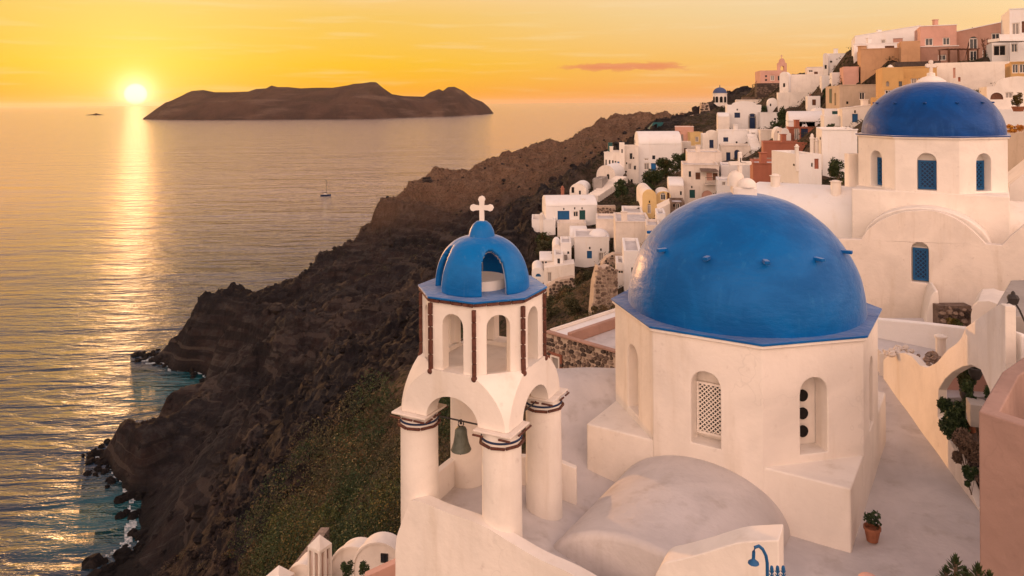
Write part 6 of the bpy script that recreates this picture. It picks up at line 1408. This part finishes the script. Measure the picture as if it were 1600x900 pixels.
camwall('rounded white block beside the weedy pit', [(1517, 492), (1520, 478), (1528, 471), (1545, 470), (1556, 474), (1570, 476)], 27, 26.4, 2.2, WHITE, bevel=.2)
camwall('slanting white buttress left of the weedy pit', [(1446, 508), (1450, 480), (1455, 462), (1461, 455), (1466, 454), (1470, 512)], 29.5, 29.3, 1.6, WHITE, bevel=.08)
stone_wall('low rubble wall of the weedy pit under the gable window', frame(P(1469, 512, 28.9), 0), 50 / FPX * 29, 33 / FPX * 29, .5, .22, .15, mats=(STONE, STONE2, STONE3), seed=44, back=STONE)
bush('weeds', 'green weeds in the pit under the gable window', 'weeds', 1492, 505, 26, 14, 28.2, LEAF, 66, leaf=.10)
p = P(1470, 556, 25); mb = MB(); mb.lathe([(.15, -.5), (.15, .58), (.19, .60), (.19, .66), (.10, .70), (.01, .72)], p, 16); tag(mb.build('chimney_post', WHITE, angle=50), 'short round white post in the courtyard beyond the lane', 'post')
struct((lambda b_: (b_.quadbox([Vector(v) for v in ((12.4, 22.5, 60), (17, 22.5, 60), (19, 30, 60), (13.4, 30.5, 60))], [Vector(v) for v in ((12.4, 22.5, 66.1), (17, 22.5, 66.2), (19, 30, 66.3), (13.4, 30.5, 66.2))]), b_.build('courtyard_floor', ROOFW, smooth=False))[1])(MB()))
for j, (px, py, lbl) in enumerate(((1404, 551, 'heap of broken plaster on the low wall just right of the big drum'), (1456, 560, 'heap of rubble beside the short round post'))):
    rb = MB(); c = P(px, py, 24.6)
    for q in range(22): boulder(c + Vector((rg.gauss(0, .22), rg.gauss(0, .2), rg.uniform(-.12, .12))), rg.uniform(.05, .15), rg.random())
    struct(rb.build('rubble_heap', STONE2 if j else WHITE2, angle=20), 'stuff', lbl)
camwall('low white step at the head of the lane, right of the big drum', [(1374, 552), (1378, 552), (1388, 555), (1394, 562)], 26.4, 26.0, .6, WHITE, bevel=.08)

# ------------------------------------------------------------------ pink house at the right edge
fp = [(7.38, 12.0), (7.46, 11.86), (8.9, 9.5), (13.5, 12.2), (11.2, 15.7), (8.85, 13.7)]; ZT = 70.05
t = thing('pink_house', 'pink plastered house with a parapet round its sunken roof, cut by the right edge', 'house', (9, 12, 60))
def inset(poly, d):
    out = []; n = len(poly)
    for i in range(n):
        a, b, c = Vector(poly[i - 1]), Vector(poly[i]), Vector(poly[(i + 1) % n]); u = (b - a).normalized(); v = (c - b).normalized()
        nu, nv = Vector((-u.y, u.x)), Vector((-v.y, v.x)); m_ = (nu + nv); m_ = m_ / max(.3, m_.dot(nu)); out.append((b.x + m_.x * d, b.y + m_.y * d))
    return out
ip = inset([fp[0], fp[2], fp[3], fp[4], fp[5]], .27); op = [fp[0], fp[2], fp[3], fp[4], fp[5]]
mb = MB(); n = 6; vs = [(x, y, 58) for x, y in fp] + [(x, y, ZT) for x, y in fp]
ip6 = [ip[0], (ip[0][0] + .06, ip[0][1] - .1)] + ip[1:]
vs += [(x, y, ZT) for x, y in ip6] + [(x, y, 69.2) for x, y in ip6]
fs = [[i, (i + 1) % 6, 6 + (i + 1) % 6, 6 + i] for i in range(6)] + [[6 + i, 6 + (i + 1) % 6, 12 + (i + 1) % 6, 12 + i] for i in range(6)] + [[12 + i, 12 + (i + 1) % 6, 18 + (i + 1) % 6, 18 + i] for i in range(6)] + [[5, 4, 3, 2, 1, 0]]
mb.add(vs, fs); PINKH = paint('pink_house_plaster', (.42, .27, .225), .30, .35, .85, .6, 5, grime=(.22, .13, .11)); mb.build('wall', PINKH, t, bevel=.03)
mb = MB(); mb.add([(x, y, 69.22) for x, y in ip6], [[0, 1, 2, 3, 4, 5]]); mb.build('roof_floor', GREYR, t, smooth=False)

# ------------------------------------------------------------------ near foreground
Yp = 11.5; a = P(1022, 905, Yp)
camwall('white parapet corner with a rounded left end, bottom centre below the apse vault', smooth_line([(1020, 910), (1027, 893), (1038, 880), (1062, 874), (1100, 864), (1135, 853), (1160, 847), (1190, 845), (1217, 844)]), 12.2, 11.3, .5, WHITE, bevel=.025)
c = P(1363, 841, 16.45); c.z = 65.40; t = thing('potted_plant', 'small terracotta pot with a dark succulent, beside the corner of the big church', 'potted plant', c)
mb = MB(); mb.lathe([(.115, 0), (.165, .25), (.18, .255), (.18, .31), (.15, .31), (.14, .24), (.01, .24)], c, 28); mb.build('pot', POT, t, angle=40)
crown('foliage', [((c.x + math.cos(q * 1.3) * .09, c.y + math.sin(q * 1.3) * .09, c.z + .38 + .05 * q), (.10, .10, .10), 60) for q in range(5)], .07, LEAFD, t, 5, 1.8)
c = P(1198, 905, 10.2); t = thing('lamp_post', 'blue swan neck lamp in front of the white parapet corner', 'lamp', c)
k = 10.2 / FPX; f = lambda x, y: c + Vector(((x - 1198) * k, 0, (905 - y) * k))
mb = MB(); mb.tube([f(1199, 960), f(1199, 900), f(1199, 880), f(1197, 868), f(1192, 858), f(1186, 853), f(1180, 855), f(1178, 862), f(1177.5, 872)], .022, 10); mb.build('swan_neck', BLUE, t, angle=60)
mb = MB(); mb.lathe([(.075, 0), (.07, .015), (.03, .045), (.02, .075), (.01, .08)], f(1177.5, 880), 20); mb.build('lamp_shade', BLUE, t, angle=50)
t = thing('iron_railing', 'blue iron railing with leaf shaped finials beside the swan neck lamp', 'railing', f(1215, 905))
for x in (1206, 1215, 1224):
    mb = MB(); mb.tube([f(x, 940), f(x, 893)], .012, 6)
    for yy in (898, 893): mb.tube([f(x, yy + 3), f(x - 3.2, yy), f(x - 3.6, yy - 2)], .010, 5, .004); mb.tube([f(x, yy + 3), f(x + 3.2, yy), f(x + 3.6, yy - 2)], .010, 5, .004)
    mb.sphere(f(x, 889), .026, 8, (1, 1, 1.9)); mb.build('finial_bar', BLUE, t)
mb = MB(); mb.tube([f(1200, 925), f(1230, 925)], .012, 6); mb.build('rail', BLUE, t)
def rosettes(label, spots, Y, mat, seed):
    rg = random.Random(seed); c0 = P(spots[0][0], spots[0][1] + 20, Y); t = thing('shrub', label, 'shrub', c0); mb = MB(); st = MB()
    for px, py, r in spots:
        c = P(px, py, Y); R_ = r / FPX * Y; st.tube([c + Vector((0, 0, -1.2)), c], .02, 6)
        for q in range(46):
            h = (q / 46); th = q * 2.4; l = R_ * (1.0 - .45 * h); el_ = R(8 + 68 * h); b = c + Vector((0, 0, -R_ * .9 + R_ * 1.1 * h)); d = Vector((math.cos(th) * math.cos(el_), math.sin(th) * math.cos(el_), math.sin(el_))); s_ = Vector((-math.sin(th), math.cos(th), 0)) * l * .15
            mb.add([b, b + d * l * .5 + s_, b + d * l, b + d * l * .5 - s_ + Vector((0, 0, -.004))], [[0, 1, 2, 3]])
    mb.build('foliage', mat, t, smooth=False); st.build('stem', TWIG, t); return t
rosettes('leafy green shrub at the bottom edge, left of the yellowing one', [(1493, 878, 20), (1478, 893, 16), (1508, 896, 18), (1494, 905, 20)], 9.6, LEAFD, 3)
rosettes('broad dark shrub with yellowing tips at the bottom right corner', [(1528, 893, 22), (1546, 903, 20), (1514, 908, 20), (1535, 915, 24)], 9.2, LEAF2, 4)
c = P(1357, 907, 12); mb = MB(); mb.sphere(c, .16, 20, (1, 1, .6)); tag(mb.build('small_dome', ROSE, angle=60), 'tiny rosy dome tip just peeping over the bottom edge', 'dome')

# ------------------------------------------------------------------ evening haze over the caldera
m = bpy.data.materials.new('haze'); m.use_nodes = True; t_ = m.node_tree; t_.nodes.clear()
v = t_.nodes.new('ShaderNodeVolumePrincipled'); v.inputs['Color'].default_value = (1, .93, .88, 1); v.inputs['Density'].default_value = 1.1e-5; v.inputs['Anisotropy'].default_value = .55
ou = t_.nodes.new('ShaderNodeOutputMaterial'); t_.links.new(v.outputs[0], ou.inputs['Volume'])
mb = MB(); mb.box((0, 0, 119), (122000, 122000, 260)); hz = mb.build('haze', m, smooth=False, kind='stuff')
